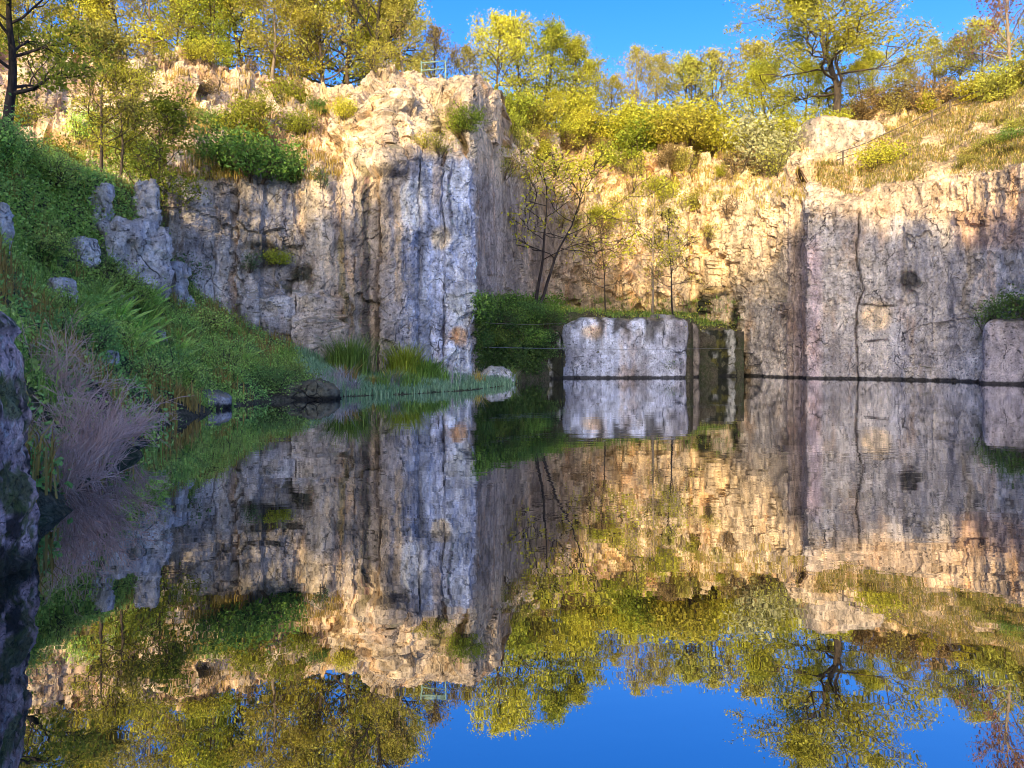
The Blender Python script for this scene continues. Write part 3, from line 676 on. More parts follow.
# ------------------------------------------------------------------ plants: prototypes
def rot_about(v, ax, a):
    return v*math.cos(a)+ax.cross(v)*math.sin(a)+ax*(ax.dot(v)*(1-math.cos(a)))
def grow(rr, p, d, L, n, wander, up, droop=0.):
    pts = [p.copy()]; d = d.normalized()
    for k in range(n):
        d = (d+Vector((rr.gauss(0, wander), rr.gauss(0, wander), rr.gauss(0, wander)*.7+up-droop*(k/n)))).normalized()
        p = p+d*(L/n); pts.append(p.copy())
    return pts
def leaf_mesh(name, C, size, rs, jitter=.35, flat=.0, aspect=.62):
    n = len(C); s = size*(1+jitter*rs.standard_normal(n))[:,None]
    a = rs.standard_normal((n, 3)); a /= np.linalg.norm(a, axis=1, keepdims=True)
    b = rs.standard_normal((n, 3)); b -= a*(a*b).sum(1, keepdims=True); b /= np.linalg.norm(b, axis=1, keepdims=True)
    b *= aspect; c = np.cross(a, b)*.25
    V = np.stack([C-a*s*.5, C+b*s*.5+c*s, C+a*s*.5, C-b*s*.5+c*s], 1).reshape(-1, 3)
    return mesh_np(name, V, np.arange(4*n).reshape(n, 4), False, {'rnd': np.repeat(rs.rand(n, 3), 4, 0)})
def tree_proto(seed, h, cr, base, tr, nmain, nsub, ntw, lpt, ls, sig, lean=(0,0), wander=.1, multi=1, up=.12, sparse=0., mainel=(.1,1.1)):
    rr = random.Random(seed); rs = np.random.RandomState(seed); mb = MB(); tips = []; brs = []
    for m in range(multi):
        az0 = rr.uniform(0, 6.28); hh = h*rr.uniform(.8, 1) if multi > 1 else h
        d0 = Vector((lean[0]+(.28*math.cos(az0) if multi > 1 else 0), lean[1]+(.28*math.sin(az0) if multi > 1 else 0), 1))
        tk = grow(rr, Vector((0, 0, -.3)), d0, hh*.95, 12, wander*.6, .12)
        r0 = tr*(.75 if multi > 1 else 1)
        mb.tube(tk, [r0*(1-.93*(k/12))**.9+(.25*r0 if k == 0 else 0) for k in range(13)], 7)
        az = rr.uniform(0, 6.28); nm = max(3, nmain//multi)
        for i in range(nm):
            t = base+(1-base)*((i+rr.uniform(0, .9))/nm)
            k = min(t*12, 11.99); k0 = int(k); p = tk[k0].lerp(tk[k0+1], k-k0)
            env = math.sin(math.pi*min(1, .18+.82*((t-base)/(1-base)))**.8)**.6
            L = cr*rr.uniform(.7, 1.1)*max(.25, env); az += 2.4+rr.gauss(0, .4)
            el = mainel[0]+(mainel[1]-mainel[0])*((t-base)/(1-base))+rr.gauss(0, .15)
            d = Vector((math.cos(az)*math.cos(el), math.sin(az)*math.cos(el), math.sin(el)))
            bp = grow(rr, p, d, L, 6, wander*1.6, up*.5); rb = max(.018, r0*(1-.9*t)*.55)
            mb.tube(bp, [rb*(1-.8*q/6) for q in range(7)], 5, False)
            for j in range(nsub):
                tt = .3+.7*(j+rr.random())/nsub; kk = min(tt*6, 5.99); q0 = int(kk); sp = bp[q0].lerp(bp[q0+1], kk-q0)
                sd_ = (bp[q0+1]-bp[q0]).normalized(); ax = Vector((rr.gauss(0,1), rr.gauss(0,1), rr.gauss(0,1))).normalized()
                sd_ = rot_about(sd_, ax, rr.uniform(.5, 1.1)); SL = L*rr.uniform(.28, .5)
                sb = grow(rr, sp, sd_, SL, 4, wander*2, up*.6); mb.tube(sb, [max(.01, rb*.45*(1-.8*q/4)) for q in range(5)], 4, False)
                for w in range(ntw):
                    t3 = rr.uniform(.35, 1.); k3 = min(t3*4, 3.99); w0 = int(k3); wp = sb[w0].lerp(sb[w0+1], k3-w0)
                    wd = rot_about((sb[w0+1]-sb[w0]).normalized(), Vector((rr.gauss(0,1), rr.gauss(0,1), rr.gauss(0,1))).normalized(), rr.uniform(.4, 1.1))
                    tw = grow(rr, wp, wd, SL*rr.uniform(.35, .6), 2, wander*2, up)
                    mb.tube(tw, [.011, .009, .006], 3, False)
                    if rr.random() >= sparse: tips.append((tw[1], rr.random())); tips.append((tw[2], rr.random()))
                if rr.random() >= sparse: tips.append((sb[4], 1))
    C = []
    for p, w in tips:
        k = max(1, int(lpt*(.4+1.2*w))); C.append(np.array(p)+rs.standard_normal((k, 3))*sig*np.array([1, 1, .75]))
    C = np.concatenate(C)
    me = bpy.data.meshes.new('trunk'); me.from_pydata([tuple(v) for v in mb.v], [], mb.f); me.update()
    me.polygons.foreach_set('use_smooth', np.full(len(me.polygons), True))
    return me, leaf_mesh('crown', C, ls, rs)
PR = {}
def proto(key, h, *a, **k):
    PR[key] = (*tree_proto(sum(map(ord, key))*7, h, *a, **k), h)
#      key      h    cr  base  tr  main sub tw lpt ls   sig
proto('round', 9.0, 3.3, .22, .17, 24, 5, 3, 13, .15, .30)
proto('tall',  10., 2.4, .18, .15, 26, 5, 3, 12, .145, .28, wander=.08)
proto('loose', 9.0, 3.0, .30, .16, 21, 5, 3, 13, .135, .26, wander=.13, sparse=.25)
proto('twiggy', 8.0, 2.6, .25, .15, 22, 6, 4, 5, .125, .22, wander=.12, sparse=.45, mainel=(.5,1.3))
proto('oak',   11., 5.2, .26, .22, 24, 7, 4, 24, .12, .27, wander=.22, sparse=.12, mainel=(.05,1.0))
proto('slim',  6.5, 1.9, .38, .07, 16, 5, 3, 6, .09, .2, wander=.1)
proto('fork',  7.0, 3.0, .40, .085, 20, 5, 3, 9, .09, .22, multi=2, wander=.13, sparse=.25, lean=(.1,0))
proto('lean',  8.5, 3.4, .28, .22, 15, 6, 4, 18, .13, .24, lean=(.22,-.05), wander=.12, sparse=.2)
proto('airy',  6.2, 2.1, .30, .075, 17, 6, 4, 9, .095, .18, wander=.12, sparse=.15)
proto('sapling', 6.2, 2.0, .32, .06, 17, 6, 4, 4, .09, .16, wander=.12, sparse=.5)
def bush_proto(key, seed, h, r, n, ls, stems=9):
    rr = random.Random(seed); rs = np.random.RandomState(seed); mb = MB(); C = []
    for i in range(stems):
        az = rr.uniform(0, 6.28); sp = rr.uniform(.1, 1)**.7
        st = grow(rr, Vector((math.cos(az)*.15*r, math.sin(az)*.15*r, -.25)), Vector((math.cos(az)*sp*r/h, math.sin(az)*sp*r/h, 1)), h*rr.uniform(.75, 1.05)*(1-.25*sp), 6, .12, .03)
        mb.tube(st, [.035*(1-.8*k/6) for k in range(7)], 4, False)
        for j in range(7):
            k0 = rr.randint(1, 5); ax = Vector((rr.gauss(0,1), rr.gauss(0,1), rr.gauss(0,1))).normalized()
            tw = grow(rr, st[k0], rot_about((st[k0+1]-st[k0]).normalized(), ax, rr.uniform(.5, 1.3)), r*rr.uniform(.3, .6), 3, .2, .1)
            mb.tube(tw, [.014, .011, .009, .006], 3, False)
            k = int(n/(stems*7)*rr.uniform(.4, 1.6))
            c = np.array([tw[rr.choice((1, 2, 3, 3))] for _ in range(max(k, 1))])+rs.standard_normal((max(k, 1), 3))*.17*r*np.array([1,1,.8]); C.append(c)
    C = np.concatenate(C); C[:,2] = np.abs(C[:,2])
    me = bpy.data.meshes.new('stem'); me.from_pydata([tuple(v) for v in mb.v], [], mb.f); me.update()
    PR[key] = (me, leaf_mesh('foliage', C, ls, rs), h)
bush_proto('bush_a', 3, 2.6, 1.7, 3000, .155, 10)
bush_proto('bush_b', 5, 2.2, 2.1, 3000, .15, 12)
bush_proto('bush_c', 9, 3.2, 1.5, 2700, .145, 9)
bush_proto('bush_thin', 13, 2.4, 1.4, 800, .125, 12)
bush_proto('near_a', 15, 1.5, 1.1, 2600, .085, 14)
bush_proto('near_b', 19, 1.2, 1.3, 2600, .075, 16)
def plant(key, loc, height, leaf, bark, name, label, cat, group=None, parts=('trunk', 'crown'), rz=None, wide=1.0):
    tm, cm, h0 = PR[key]; s = height/h0
    root = empty(name, loc, R.uniform(0, 6.28) if rz is None else rz, (s*wide, s*wide, s))
    tag(root, label, cat, group)
    for pn, me, mt in ((parts[0], tm, M[bark]), (parts[1], cm, M[leaf])):
        if len(me.materials) == 0: me.materials.append(mt)
        o = bpy.data.objects.new(pn, me); COL.objects.link(o); o.parent = root
        o.material_slots[0].link = 'OBJECT'; o.material_slots[0].material = mt
    return root
def tree(key, px, D, ytop, leaf, bark, label, group=None, rz=None, wide=1.0, on=None):
    x = (px-CX)*D/F; g = drop(x, D)
    if on is not None: g = BVHS[on].ray_cast(Vector((x, D, 80)), Vector((0, 0, -1)))[0] or g
    h = CH+(HY-ytop)*D/F-g.z
    return plant(key, (x, D, g.z-.05), max(2.2, h*1.02), leaf, bark, 'tree', label, 'tree', group, rz=rz, wide=wide)
GL = 'trees along the left rim'; GM = 'trees along the middle rim'; GR = 'trees along the right rim'
for px_, D_, yt, key, lf, bk, lab in [
    (-70, 50,-60,'round','lf_olive','bark','olive tree on the far left rim'), (-15, 51,-50,'tall','lf_yellow','bark','olive tree on the far left rim'),
    (32, 52,-45,'round','lf_olive','bark','olive tree on the rim above the pale rocks at upper left'), (75, 53,-40,'tall','lf_yellow','bark','yellow tree on the rim above the pale rocks at upper left'),
    (118, 55,-50,'round','lf_yellow','bark','broad yellow tree on the left rim, left of the rubble slope'), (152, 56,-40,'loose','lf_olive','bark_pale','thin olive tree on the left rim, left of the rubble slope'),
    (184, 58,-45,'round','lf_yellow','bark','yellow tree on the left rim above the rubble slope'), (212, 57,-35,'tall','lf_lime','bark','lime green tree on the left rim above the rubble slope'),
    (243, 59,-45,'round','lf_yellow','bark','yellow tree on the left rim above the rubble slope'), (272, 58,-30,'loose','lf_olive','bark_pale','loose olive tree on the left rim with pale trunk'),
    (298, 60,-40,'tall','lf_yellow','bark_pale','slender yellow tree with pale trunk on the left rim'), (324, 59,-30,'twiggy','lf_olive','bark','nearly bare twiggy tree on the left rim'),
    (348, 61,-35,'loose','lf_yellow','bark','loose yellow tree on the left rim beside the bare one'), (373, 59,-60,'twiggy','lf_tan','bark_dark','thick dark-trunked bare tree on the left rim'),
    (404, 58,-12,'tall','lf_olive','bark_pale','pale olive tree just left of the green railing'), (428, 62,24,'twiggy','lf_tan','bark','thin bare tree behind the green railing'),
    (396, 63,-6,'loose','lf_yellow','bark','loose yellow tree behind the pale olive one left of the railing'),
    (494, 70,16,'loose','lf_yellow','bark','loose yellow tree right of the green railing'), (470, 68,48,'twiggy','lf_olive','bark','small nearly bare tree right behind the railing'),
    (519, 77,24,'loose','lf_yellow','bark','loose yellow tree above and right of the rock pillar'), (540, 78,27,'round','lf_lime','bark','lime tinged round tree above the recess left end'),
    (566, 80,44,'round','lf_yellow','bark','yellow round tree above the left part of the recess'), (590, 88,66,'loose','lf_olive','bark','olive tree above the left part of the recess, half hidden'),
    (631, 84,44,'twiggy','lf_olive','bark_pale','taller twiggy tree above the middle of the recess'), (612, 84,76,'loose','lf_yellow','bark','low yellow tree left of the taller twiggy one'),
    (658, 86,54,'loose','lf_olive','bark_pale','loose olive tree right of the taller twiggy one'), (684, 90,56,'loose','lf_olive','bark','loose olive tree above the right part of the recess'),
    (700, 90,58,'twiggy','lf_olive','bark','nearly bare twiggy tree above the right part of the recess'), (722, 90,48,'twiggy','lf_olive','bark','thin nearly bare tree above the right end of the recess'),
    (748, 92,45,'loose','lf_olive','bark','loose olive tree left of the big oak'), (774, 82,62,'round','lf_yellow','bark','yellow round tree at the left foot of the big oak'),
    (880, 82,52,'round','lf_yellow','bark','yellow tree right of the big oak'), (908, 86,58,'loose','lf_olive','bark_pale','loose pale tree on the right slope'),
    (932, 88,40,'twiggy','lf_olive','bark_pale','bare twiggy tree on the right slope'), (962, 84,38,'loose','lf_olive','bark','olive tree on the right slope left of the reddish one'),
    (986, 80,18,'loose','lf_yellow','bark','tall yellowish tree next to the reddish tree at the right edge'), (1034, 76,10,'loose','lf_olive','bark','olive tree at the right picture edge'),
    (1062, 74,-10,'round','lf_olive','bark','olive tree at the right picture edge'),]:
    tree(key, px_, D_, yt, lf, bk, lab, GL if px_ < 450 else GM if px_ < 760 else GR)
for px_, D_, yt, key, lf, lab in [(20,57,-30,'tall','lf_olive',GL),(100,60,-25,'tall','lf_olive',GL),(172,63,-20,'tall','lf_olive',GL),(230,64,-20,'loose','lf_olive',GL),(290,66,-15,'round','lf_yellow',GL),(338,67,-10,'round','lf_olive',GL),(386,68,22,'round','lf_yellow',GL),(-30,56,-20,'round','lf_yellow',GL)]:
    tree(key, px_, D_, yt, lf, 'bark', 'yellowish tree of the second row behind the left rim', 'second row of trees behind the left rim')
for px_, D_, yt, key, lf, lab in [(806,74,66,'round','lf_yellow','yellow tree under the left limbs of the big oak'),(862,76,60,'round','lf_yellow','yellow tree under the right limbs of the big oak'),(836,80,84,'tall','lf_olive','olive tree behind the trunk of the big oak'),(556,74,92,'round','lf_yellow','yellow tree low on the left slope of the recess'),(548,72,110,'loose','lf_yellow','loose yellow tree at the top left of the recess')]:
    tree(key, px_, D_, yt, lf, 'bark', lab, None)
tree('oak', 838, 69, -34, 'lf_yellow', 'bark', 'big spreading oak with dark crooked limbs above the rock tower', None, .6, 1.35)
tree('twiggy', 1011, 70, -45, 'lf_pink', 'bark_pale', 'bare reddish budding tree with a pale trunk at the right edge', None, 1.)
tree('lean', 1, 26.5, -70, 'lf_lime', 'bark_dark', 'dark leaning tree at the top left corner', None, 0.1)
tree('airy', 99, 34.2, 24, 'lf_olive', 'bark', 'slim airy tree on the green terrace at left', None, 2.)
tree('airy', 120, 34.6, 58, 'lf_yellow', 'bark', 'shorter slim tree on the terrace right of the airy one', None, 4.)
tree('airy', 160, 37.5, 98, 'lf_lime', 'bark', 'low green tree at the top of the left quarry face', None, 1., 1.2)
tree('fork', 536, 57.5, 128, 'lf_yellow', 'bark_dark', 'forked tree with thin dark stems on the ledge', None, .4, 1.2, 4)
tree('slim', 652, 60, 176, 'lf_yellow', 'bark_pale', 'slender pale-stemmed tree above the pale block', None, 1., 1., 4)
tree('sapling', 673, 61, 206, 'lf_olive', 'bark_dark', 'small ivy-dark tree right of the slender one on the ledge', None, 2., 1., 4)
tree('sapling', 606, 62, 218, 'lf_tan', 'bark', 'bare sapling on the ledge left of the slender tree', None, 2., 1., 4)

def bush(key, px, py, h, leaf, label, group=None, wide=1.0, off=0.0):
    p = hit(px, py)
    if p is None: return
    y = p.y+off; q = drop(p.x*(y/p.y), y) if off else p
    plant(key, (q.x, q.y, q.z-.15), h, leaf, 'bark', 'bush', label, 'bush', group, ('stem', 'foliage'), wide=wide)
# bushes with a place of their own
for key, px_, py_, h_, lf, lab in [
    ('bush_b', 285, 106, 2.1, 'lf_lime', 'lime green bush in the rubble below the left rim'),
    ('bush_b', 303, 132, 1.7, 'lf_lime', 'lime green bush lower in the rubble, right of the centre'),
    ('bush_a', 345, 116, 1.4, 'lf_yellow', 'yellow bush on the sunlit rock shoulder'),
    ('bush_a', 244, 140, 2.6, 'lf_lime', 'tall lime bush in the rubble at left'),
    ('bush_b', 223, 166, 2.6, 'lf_green', 'dark green bush on the ledge over the left face'),
    ('bush_b', 255, 176, 2.8, 'lf_green', 'largest green bush on the ledge over the left face'),
    ('bush_a', 287, 180, 2.0, 'lf_green', 'green bush at the right end of the ledge over the left face'),
    ('bush_thin', 322, 184, 1.3, 'lf_dark', 'low dark bush on the lip left of the sunlit rock'),
    ('bush_a', 465, 130, 1.9, 'lf_lime', 'green bush in the cleft below the railing'),
    ('bush_thin', 440, 152, 1.6, 'lf_yellow', 'yellow bush on top of the pale buttress'),
    ('bush_thin', 421, 148, 1.5, 'lf_yellow', 'thin yellow bush on the left top of the buttress'),
    ('bush_a', 640, 158, 4.6, 'lf_lime', 'bright lime bush in the middle of the upper recess'),
    ('bush_b', 528, 108, 2.0, 'lf_pale', 'whitish flowering bush beside the rock pillar'),
    ('bush_c', 772, 172, 7.0, 'lf_pale', 'pale ivy-clad bush left of the rock tower'),
    ('bush_b', 276, 262, 1.0, 'lf_lime', 'small lit green bush on a niche of the left face'),
    ('bush_thin', 250, 268, 1.3, 'lf_dark', 'dark plant left of the lit bush on the left face'),
    ('bush_thin', 181, 282, 1.8, 'lf_dark', 'dark green plant hanging at the left edge of the face'),
    ('bush_thin', 670, 372, 1.5, 'lf_dark', 'small dark plant at the foot of the pale block'),
    ('bush_thin', 1004, 322, 2.2, 'lf_dark', 'green bush on the rock shelf at the right edge'),
    ('bush_thin', 985, 326, 2.0, 'lf_green', 'thin bush overhanging the right wall'),
    ('bush_b', 1032, 316, 2.2, 'lf_dark', 'bush cut by the right picture edge on the rock shelf'),
    ('bush_b', 880, 165, 2.3, 'lf_yellow', 'yellow bush right of the rock tower'),
    ('bush_c', 800, 128, 5.0, 'lf_yellow', 'tall yellow bush behind the rock tower'),
    ('bush_thin', 925, 112, 4.0, 'lf_tan', 'tan dry bush by the fence on the right slope')]:
    bush(key, px_, py_, h_, lf, lab)
rb = random.Random(5)
def mass(n, x0, x1, y0, y1, hs_, leaves, keys, label, group):
    for k in range(n):
        px_ = x0+(x1-x0)*(k+rb.random())/n; py_ = rb.uniform(y0(px_), y1(px_))
        bush(rb.choice(keys), px_, py_, rb.uniform(*hs_), rb.choice(leaves), label, group, rb.uniform(.9, 1.25))
rim = lambda x: float(np.interp(x, kx, kcol(lambda k: k[5][1])))
mass(24, 520, 800, lambda x: rim(x)-2, lambda x: rim(x)+10, (2.6, 4.6), ['lf_yellow','lf_yellow','lf_olive'], ['bush_a','bush_b','bush_c'], 'yellow spring bush on the crest above the recessed cliff', 'yellow bushes on the crest above the recess')
mass(20, 515, 790, lambda x: rim(x)+16, lambda x: rim(x)+44, (1.4, 3.0), ['lf_yellow','lf_olive','lf_tan','lf_yellow'], ['bush_thin','bush_thin','bush_c'], 'yellowish bush clinging to the upper slope of the recess', 'bushes on the upper slope of the recess')
mass(16, 500, 625, lambda x: 112, lambda x: 182, (1.8, 3.6), ['lf_yellow','lf_yellow','lf_olive','lf_lime'], ['bush_thin','bush_c','bush_a'], 'yellow-green bush on the broken slope right of the rock pillar', 'bushes right of the rock pillar')
mass(7, 955, 1040, lambda x: 118, lambda x: 165, (.7, 1.2), ['lf_olive','lf_green'], ['bush_b','bush_thin'], 'low green bush in the grass of the right slope', 'low bushes in the grass of the right slope')
mass(14, 560, 740, lambda x: 190, lambda x: 240, (1.2, 2.4), ['lf_yellow','lf_tan','lf_olive'], ['bush_thin','bush_thin','bush_a'], 'small thin bush on the sunlit recessed cliff', 'thin bushes on the recessed cliff')
mass(15, 120, 408, lambda x: rim(x)-3, lambda x: rim(x)+3, (1.3, 2.5), ['lf_yellow','lf_yellow','lf_lime','lf_tan'], ['bush_thin','bush_b','bush_thin'], 'yellow-green bush lining the left rim', 'bushes lining the left rim')
mass(11, 165, 340, lambda x: 92, lambda x: 165, (.7, 1.6), ['lf_lime','lf_tan','lf_green','lf_olive'], ['bush_thin','bush_b','bush_thin'], 'low bush among the rubble below the left rim', 'low bushes in the rubble')
mass(14, 820, 1060, lambda x: rim(x)+1, lambda x: rim(x)+8, (2.2, 4.2), ['lf_yellow','lf_olive','lf_tan'], ['bush_a','bush_thin','bush_c'], 'yellowish bush along the crest of the right slope', 'bushes on the crest of the right slope')
mass(16, -40, 150, lambda x: 120, lambda x: 182, (1.0, 2.0), ['bank_green','bank_green','lf_lime','bank_dark'], ['near_a','near_b'], 'green bush on the terrace below the trees at left', 'green bushes on the left terrace')
mass(34, 20, 300, lambda x: float(np.interp(x, [0,60,150,220,300], [215,225,300,335,372])), lambda x: float(np.interp(x, [0,60,150,220,300], [300,340,385,385,392])), (.7, 1.35), ['bank_green','bank_green','bank_dark','bank_dark','grass'], ['near_a','near_b'], 'leafy green bush on the steep left bank', 'green bushes on the left bank')
mass(14, 480, 556, lambda x: float(np.interp(x, [480,556], [325,306])), lambda x: 362, (.9, 1.8), ['lf_dark','lf_dark','lf_green'], ['bush_thin','near_b','bush_b'], 'dark green bush on the shaded slope left of the pale block', 'bushes on the shaded slope')

# ------------------------------------------------------------------ grass and ground cover
def blade_faces(n): return (np.arange(n)[:,None,None]*6+np.array([[0,1,2,3],[3,2,4,5]])[None]).reshape(-1, 4)
def blades(name, pts, nrm, h, w, mat, label, cat, seed, bend=.5, per=6, spread=.12, hv=.4, up=1.0):
    rs = np.random.RandomState(seed); P = np.repeat(np.asarray(pts, float), per, 0); n = len(P)
    N = np.repeat(np.asarray(nrm, float), per, 0)*(1-up)+np.array([0, 0, 1.])*up
    P = P+rs.standard_normal((n, 3))*spread*np.array([1, 1, .15])
    hh = h*np.clip(1+hv*rs.standard_normal(n), .3, 2)[:,None]
    az = rs.uniform(0, 6.28, n); d = np.stack([np.cos(az), np.sin(az), az*0], 1); s = np.stack([-np.sin(az), np.cos(az), az*0], 1)*w*.5
    b = d*bend*(.3+rs.rand(n)[:,None]); g = P-N*.05
    m = P+(N+b*.35)*hh*.55; t = P+(N*.85+b)*hh
    V = np.stack([g-s, g+s, m+s*.8, m-s*.8, t+s*.1, t-s*.1], 1).reshape(-1, 3)
    me = mesh_np(name, V, blade_faces(n), False, {'rnd': np.repeat(rs.rand(n, 3), 6, 0)})
    o = link(name, me, mat); tag(o, label, cat, kind='stuff'); return o
def scatter(n, x0, x1, y0, y1, test=None, seed=1):
    rr = random.Random(seed); P = []; N = []
    while n > 0:
        n -= 1
        px_, py_ = rr.uniform(x0, x1), rr.uniform(y0, y1)
        if test and not test(px_, py_): continue
        h = hit(px_, py_, True)
        if h: P.append(h[0]); N.append(h[1])
    return P, N
def leafcover(name, pts, nrm, per, sig, ls, mat, label, cat, seed):
    rs = np.random.RandomState(seed); P = np.repeat(np.asarray(pts, float), per, 0); N = np.repeat(np.asarray(nrm, float), per, 0)
    P = P+rs.standard_normal(P.shape)*sig+N*np.abs(rs.standard_normal((len(P), 1)))*sig*.9
    o = link(name, leaf_mesh(name, P, ls, rs), mat); tag(o, label, cat, kind='stuff'); return o
onbank = lambda p: p is not None
# bank cover: sampled on the ground itself
rsb = np.random.RandomState(8)
X = rsb.uniform(-24, 0, 60000); Y = rsb.uniform(5, 48, 60000); Hh = bank_h(X, Y); dS = shore_dist(X, Y)
pxb = CX+F*X/Y; patch = fbm(np.stack([X*.5, Y*.5, X*0], 1), 3, 77)
keep = (dS > .05) & (pxb > -60) & (pxb < 540) & (rsb.rand(len(X)) < np.clip(30/Y, .5, 1))
B = np.stack([X, Y, Hh], 1); up_n = np.tile([0, 0, 1.], (len(X), 1))
low = (pxb > 300)
m1 = keep & ~low & (patch > -.05); m2 = keep & ~low & (patch <= -.05) & (fbm(np.stack([X*.9, Y*.9, X*0], 1), 3, 78) < .22); m3 = keep & ~low & (patch > -.2) & (patch < -.05) & (rsb.rand(len(X)) < .5)
blades('dry_grass', B[m3], up_n[m3], .5, .03, M['grass_dry'], 'dry tan grass among the creepers on the left bank', 'grass', 25)

leafcover('ivy', B[m1], up_n[m1], 7, .13, .095, M['bank_green'], 'bright green leafy cover spread over the left bank', 'ground cover', 3)
leafcover('ivy', B[m2], up_n[m2], 6, .13, .09, M['bank_dark'], 'dark green creepers spread over the left bank', 'ground cover', 4)
mg = keep & ~low & (patch > .1) & (rsb.rand(len(X)) < .3)
blades('grass', B[mg], up_n[mg], .42, .03, M['grass'], 'green grass among the creepers on the left bank', 'grass', 5)
ml = (dS > .1) & (pxb > 296) & (pxb < 545) & (rsb.rand(len(X)) < .85)
blades('sedge', B[ml], up_n[ml], .3, .03, M['grass_blue'], 'bluish green sedge covering the low bank under the buttress', 'sedge', 6, per=7)
# ledge grass and hanging plants
P_, N_ = scatter(3200, 476, 742, 296, 326, None, 3)
k = [i for i in range(len(P_)) if N_[i].z > .45]; P_ = [P_[i] for i in k]; N_ = [N_[i] for i in k]; blades('grass', P_, N_, .26, .05, M['grass'], 'green grass along the top of the rock ledge', 'grass', 7, per=6, spread=.2)
P_, N_ = scatter(2400, 474, 540, 300, 372, None, 4); leafcover('ivy', P_, N_, 7, .2, .16, M['lf_dark'], 'dark ivy on the shaded slope left of the pale block', 'ground cover', 9)
P_, N_ = scatter(1500, 474, 562, 296, 322, None, 5); leafcover('ivy', P_, N_, 6, .2, .15, M['lf_green'], 'green creepers on the upper edge of the shaded slope', 'ground cover', 10)
P_, N_ = scatter(1100, 560, 735, 300, 332, None, 6); k = [i for i in range(len(P_)) if N_[i].z > .3]; P_ = [P_[i] for i in k]; N_ = [N_[i] for i in k]; leafcover('moss', P_, N_, 6, .16, .12, M['lf_olive'], 'olive moss hanging over the edge of the pale block', 'moss', 11)
M['grass_olive'] = leaf_material('olive_grass_blades', (.20,.24,.04), (.40,.38,.08), .3, .02)
# right slope grass, rubble grass
ys_ = lambda x: float(np.interp(x, [800,850,884,950,1000,1060], [176,196,184,176,170,160])); yt_ = lambda x: float(np.interp(x, [800,850,884,950,1000,1060], [166,150,122,104,94,80]))
P_, N_ = scatter(15000, 815, 1060, 80, 200, lambda x, y: yt_(x) < y < ys_(x) and fbm(np.array([[x/26., y/13., 0]]), 3, 41)[0] > -.12, 7)
random.Random(2).shuffle(P_); n2 = len(P_)//5; N_ = [Vector((0, -.3, .95))]*len(P_)
blades('grass', P_[:n2], N_[:n2], .2, .04, M['grass_dry'], 'dry yellow grass on the sunny right slope', 'grass', 12, per=6, spread=.25)
leafcover('leaf_litter', P_[n2*4:], N_[n2*4:], 3, .2, .13, M['lf_tan'], 'brown dead leaves scattered on the right slope', 'leaf litter', 19)
blades('grass', P_[n2:n2*4], N_[n2:n2*4], .22, .04, M['grass_olive'], 'fresh green grass on the sunny right slope', 'grass', 13, per=5, spread=.25)
P_, N_ = scatter(5200, 160, 345, 70, 180, lambda x, y: rim(x) < y < 182 and fbm(np.array([[x/22., y/16., 0]]), 2, 4)[0] > .02, 8)
k = [i for i in range(len(P_)) if N_[i].z > .35]
blades('grass', [P_[i] for i in k], [N_[i] for i in k], .3, .05, M['grass_dry'], 'dry grass in the rubble below the left rim', 'grass', 14, per=5, spread=.22)
P_, N_ = scatter(5200, 505, 806, 120, 215, lambda x, y: fbm(np.array([[x/22., y/16., 0]]), 2, 6)[0] > .0, 9)
k = [i for i in range(len(P_)) if N_[i].z > .3]
blades('grass', [P_[i] for i in k], [N_[i] for i in k], .4, .06, M['grass_dry'], 'dry yellowish grass on the upper slope of the recess', 'grass', 15, per=5, spread=.28)
P_, N_ = scatter(2600, -20, 165, 150, 245, None, 10)
leafcover('ivy', P_, N_, 7, .16, .11, M['bank_green'], 'green plants covering the terrace at upper left', 'ground cover', 16)

# round sedge clumps and reeds in front of the buttress
def tuft(loc, h, w, n, label, name, cat, mat, seed, bend=.5, spread=.1, group=None):
    rs = np.random.RandomState(seed); pts = np.array([[0, 0, 0.]]*n)+rs.standard_normal((n, 3))*spread*np.array([1, 1, 0]); az = np.arctan2(pts[:,1], pts[:,0])+rs.standard_normal(n)*.5
    d = np.stack([np.cos(az), np.sin(az), az*0], 1); s = np.stack([-np.sin(az), np.cos(az), az*0], 1)*w*.5
    r = np.minimum(np.hypot(pts[:,0], pts[:,1])/spread, 1.6); hh = h*np.clip(1+.25*rs.standard_normal(n), .4, 1.5)[:,None]
    b = d*(bend*(.2+.5*r))[:,None]; z = np.array([0, 0, 1.])
    m = pts+(z+b*.4)*hh*.55; t = pts+(z*.85+b)*hh
    V = np.stack([pts-s, pts+s, m+s*.8, m-s*.8, t+s*.1, t-s*.1], 1).reshape(-1, 3)
    o = link(name, mesh_np(name, V, blade_faces(n), False, {'rnd': np.repeat(rs.rand(n, 3), 6, 0)}), mat); o.location = loc; tag(o, label, cat, group); return o
for k, (px_, D_, h_, sp_, lab, mt) in enumerate([
    (350, 38, 2.0, .75, 'tall loose green sedge clump at the foot of the quarry face', 'grass'),
    (405, 40, 2.0, .6, 'dense round yellowish sedge clump at the foot of the pale buttress', 'lf_lime'),
    (428, 40, 1.2, .5, 'low green sedge clump right of the dense round one', 'grass')]):
    x = (px_-CX)*D_/F; tuft((x, D_, drop(x, D_).z-.05), h_, .04, 900, lab, 'sedge_clump', 'sedge', M[mt], 60+k, .42, sp_*.6)
def reed_group(px, D, n, h, label, k):
    x = (px-CX)*D/F; tuft((x, D, -.05), h, .03, n, label, 'reed_clump', 'reeds', M['twig_pale'], 80+k, .25, .28)
M['twig_pale'] = leaf_material('dead_reed', (.34,.31,.32), (.55,.5,.5), .2, .01)
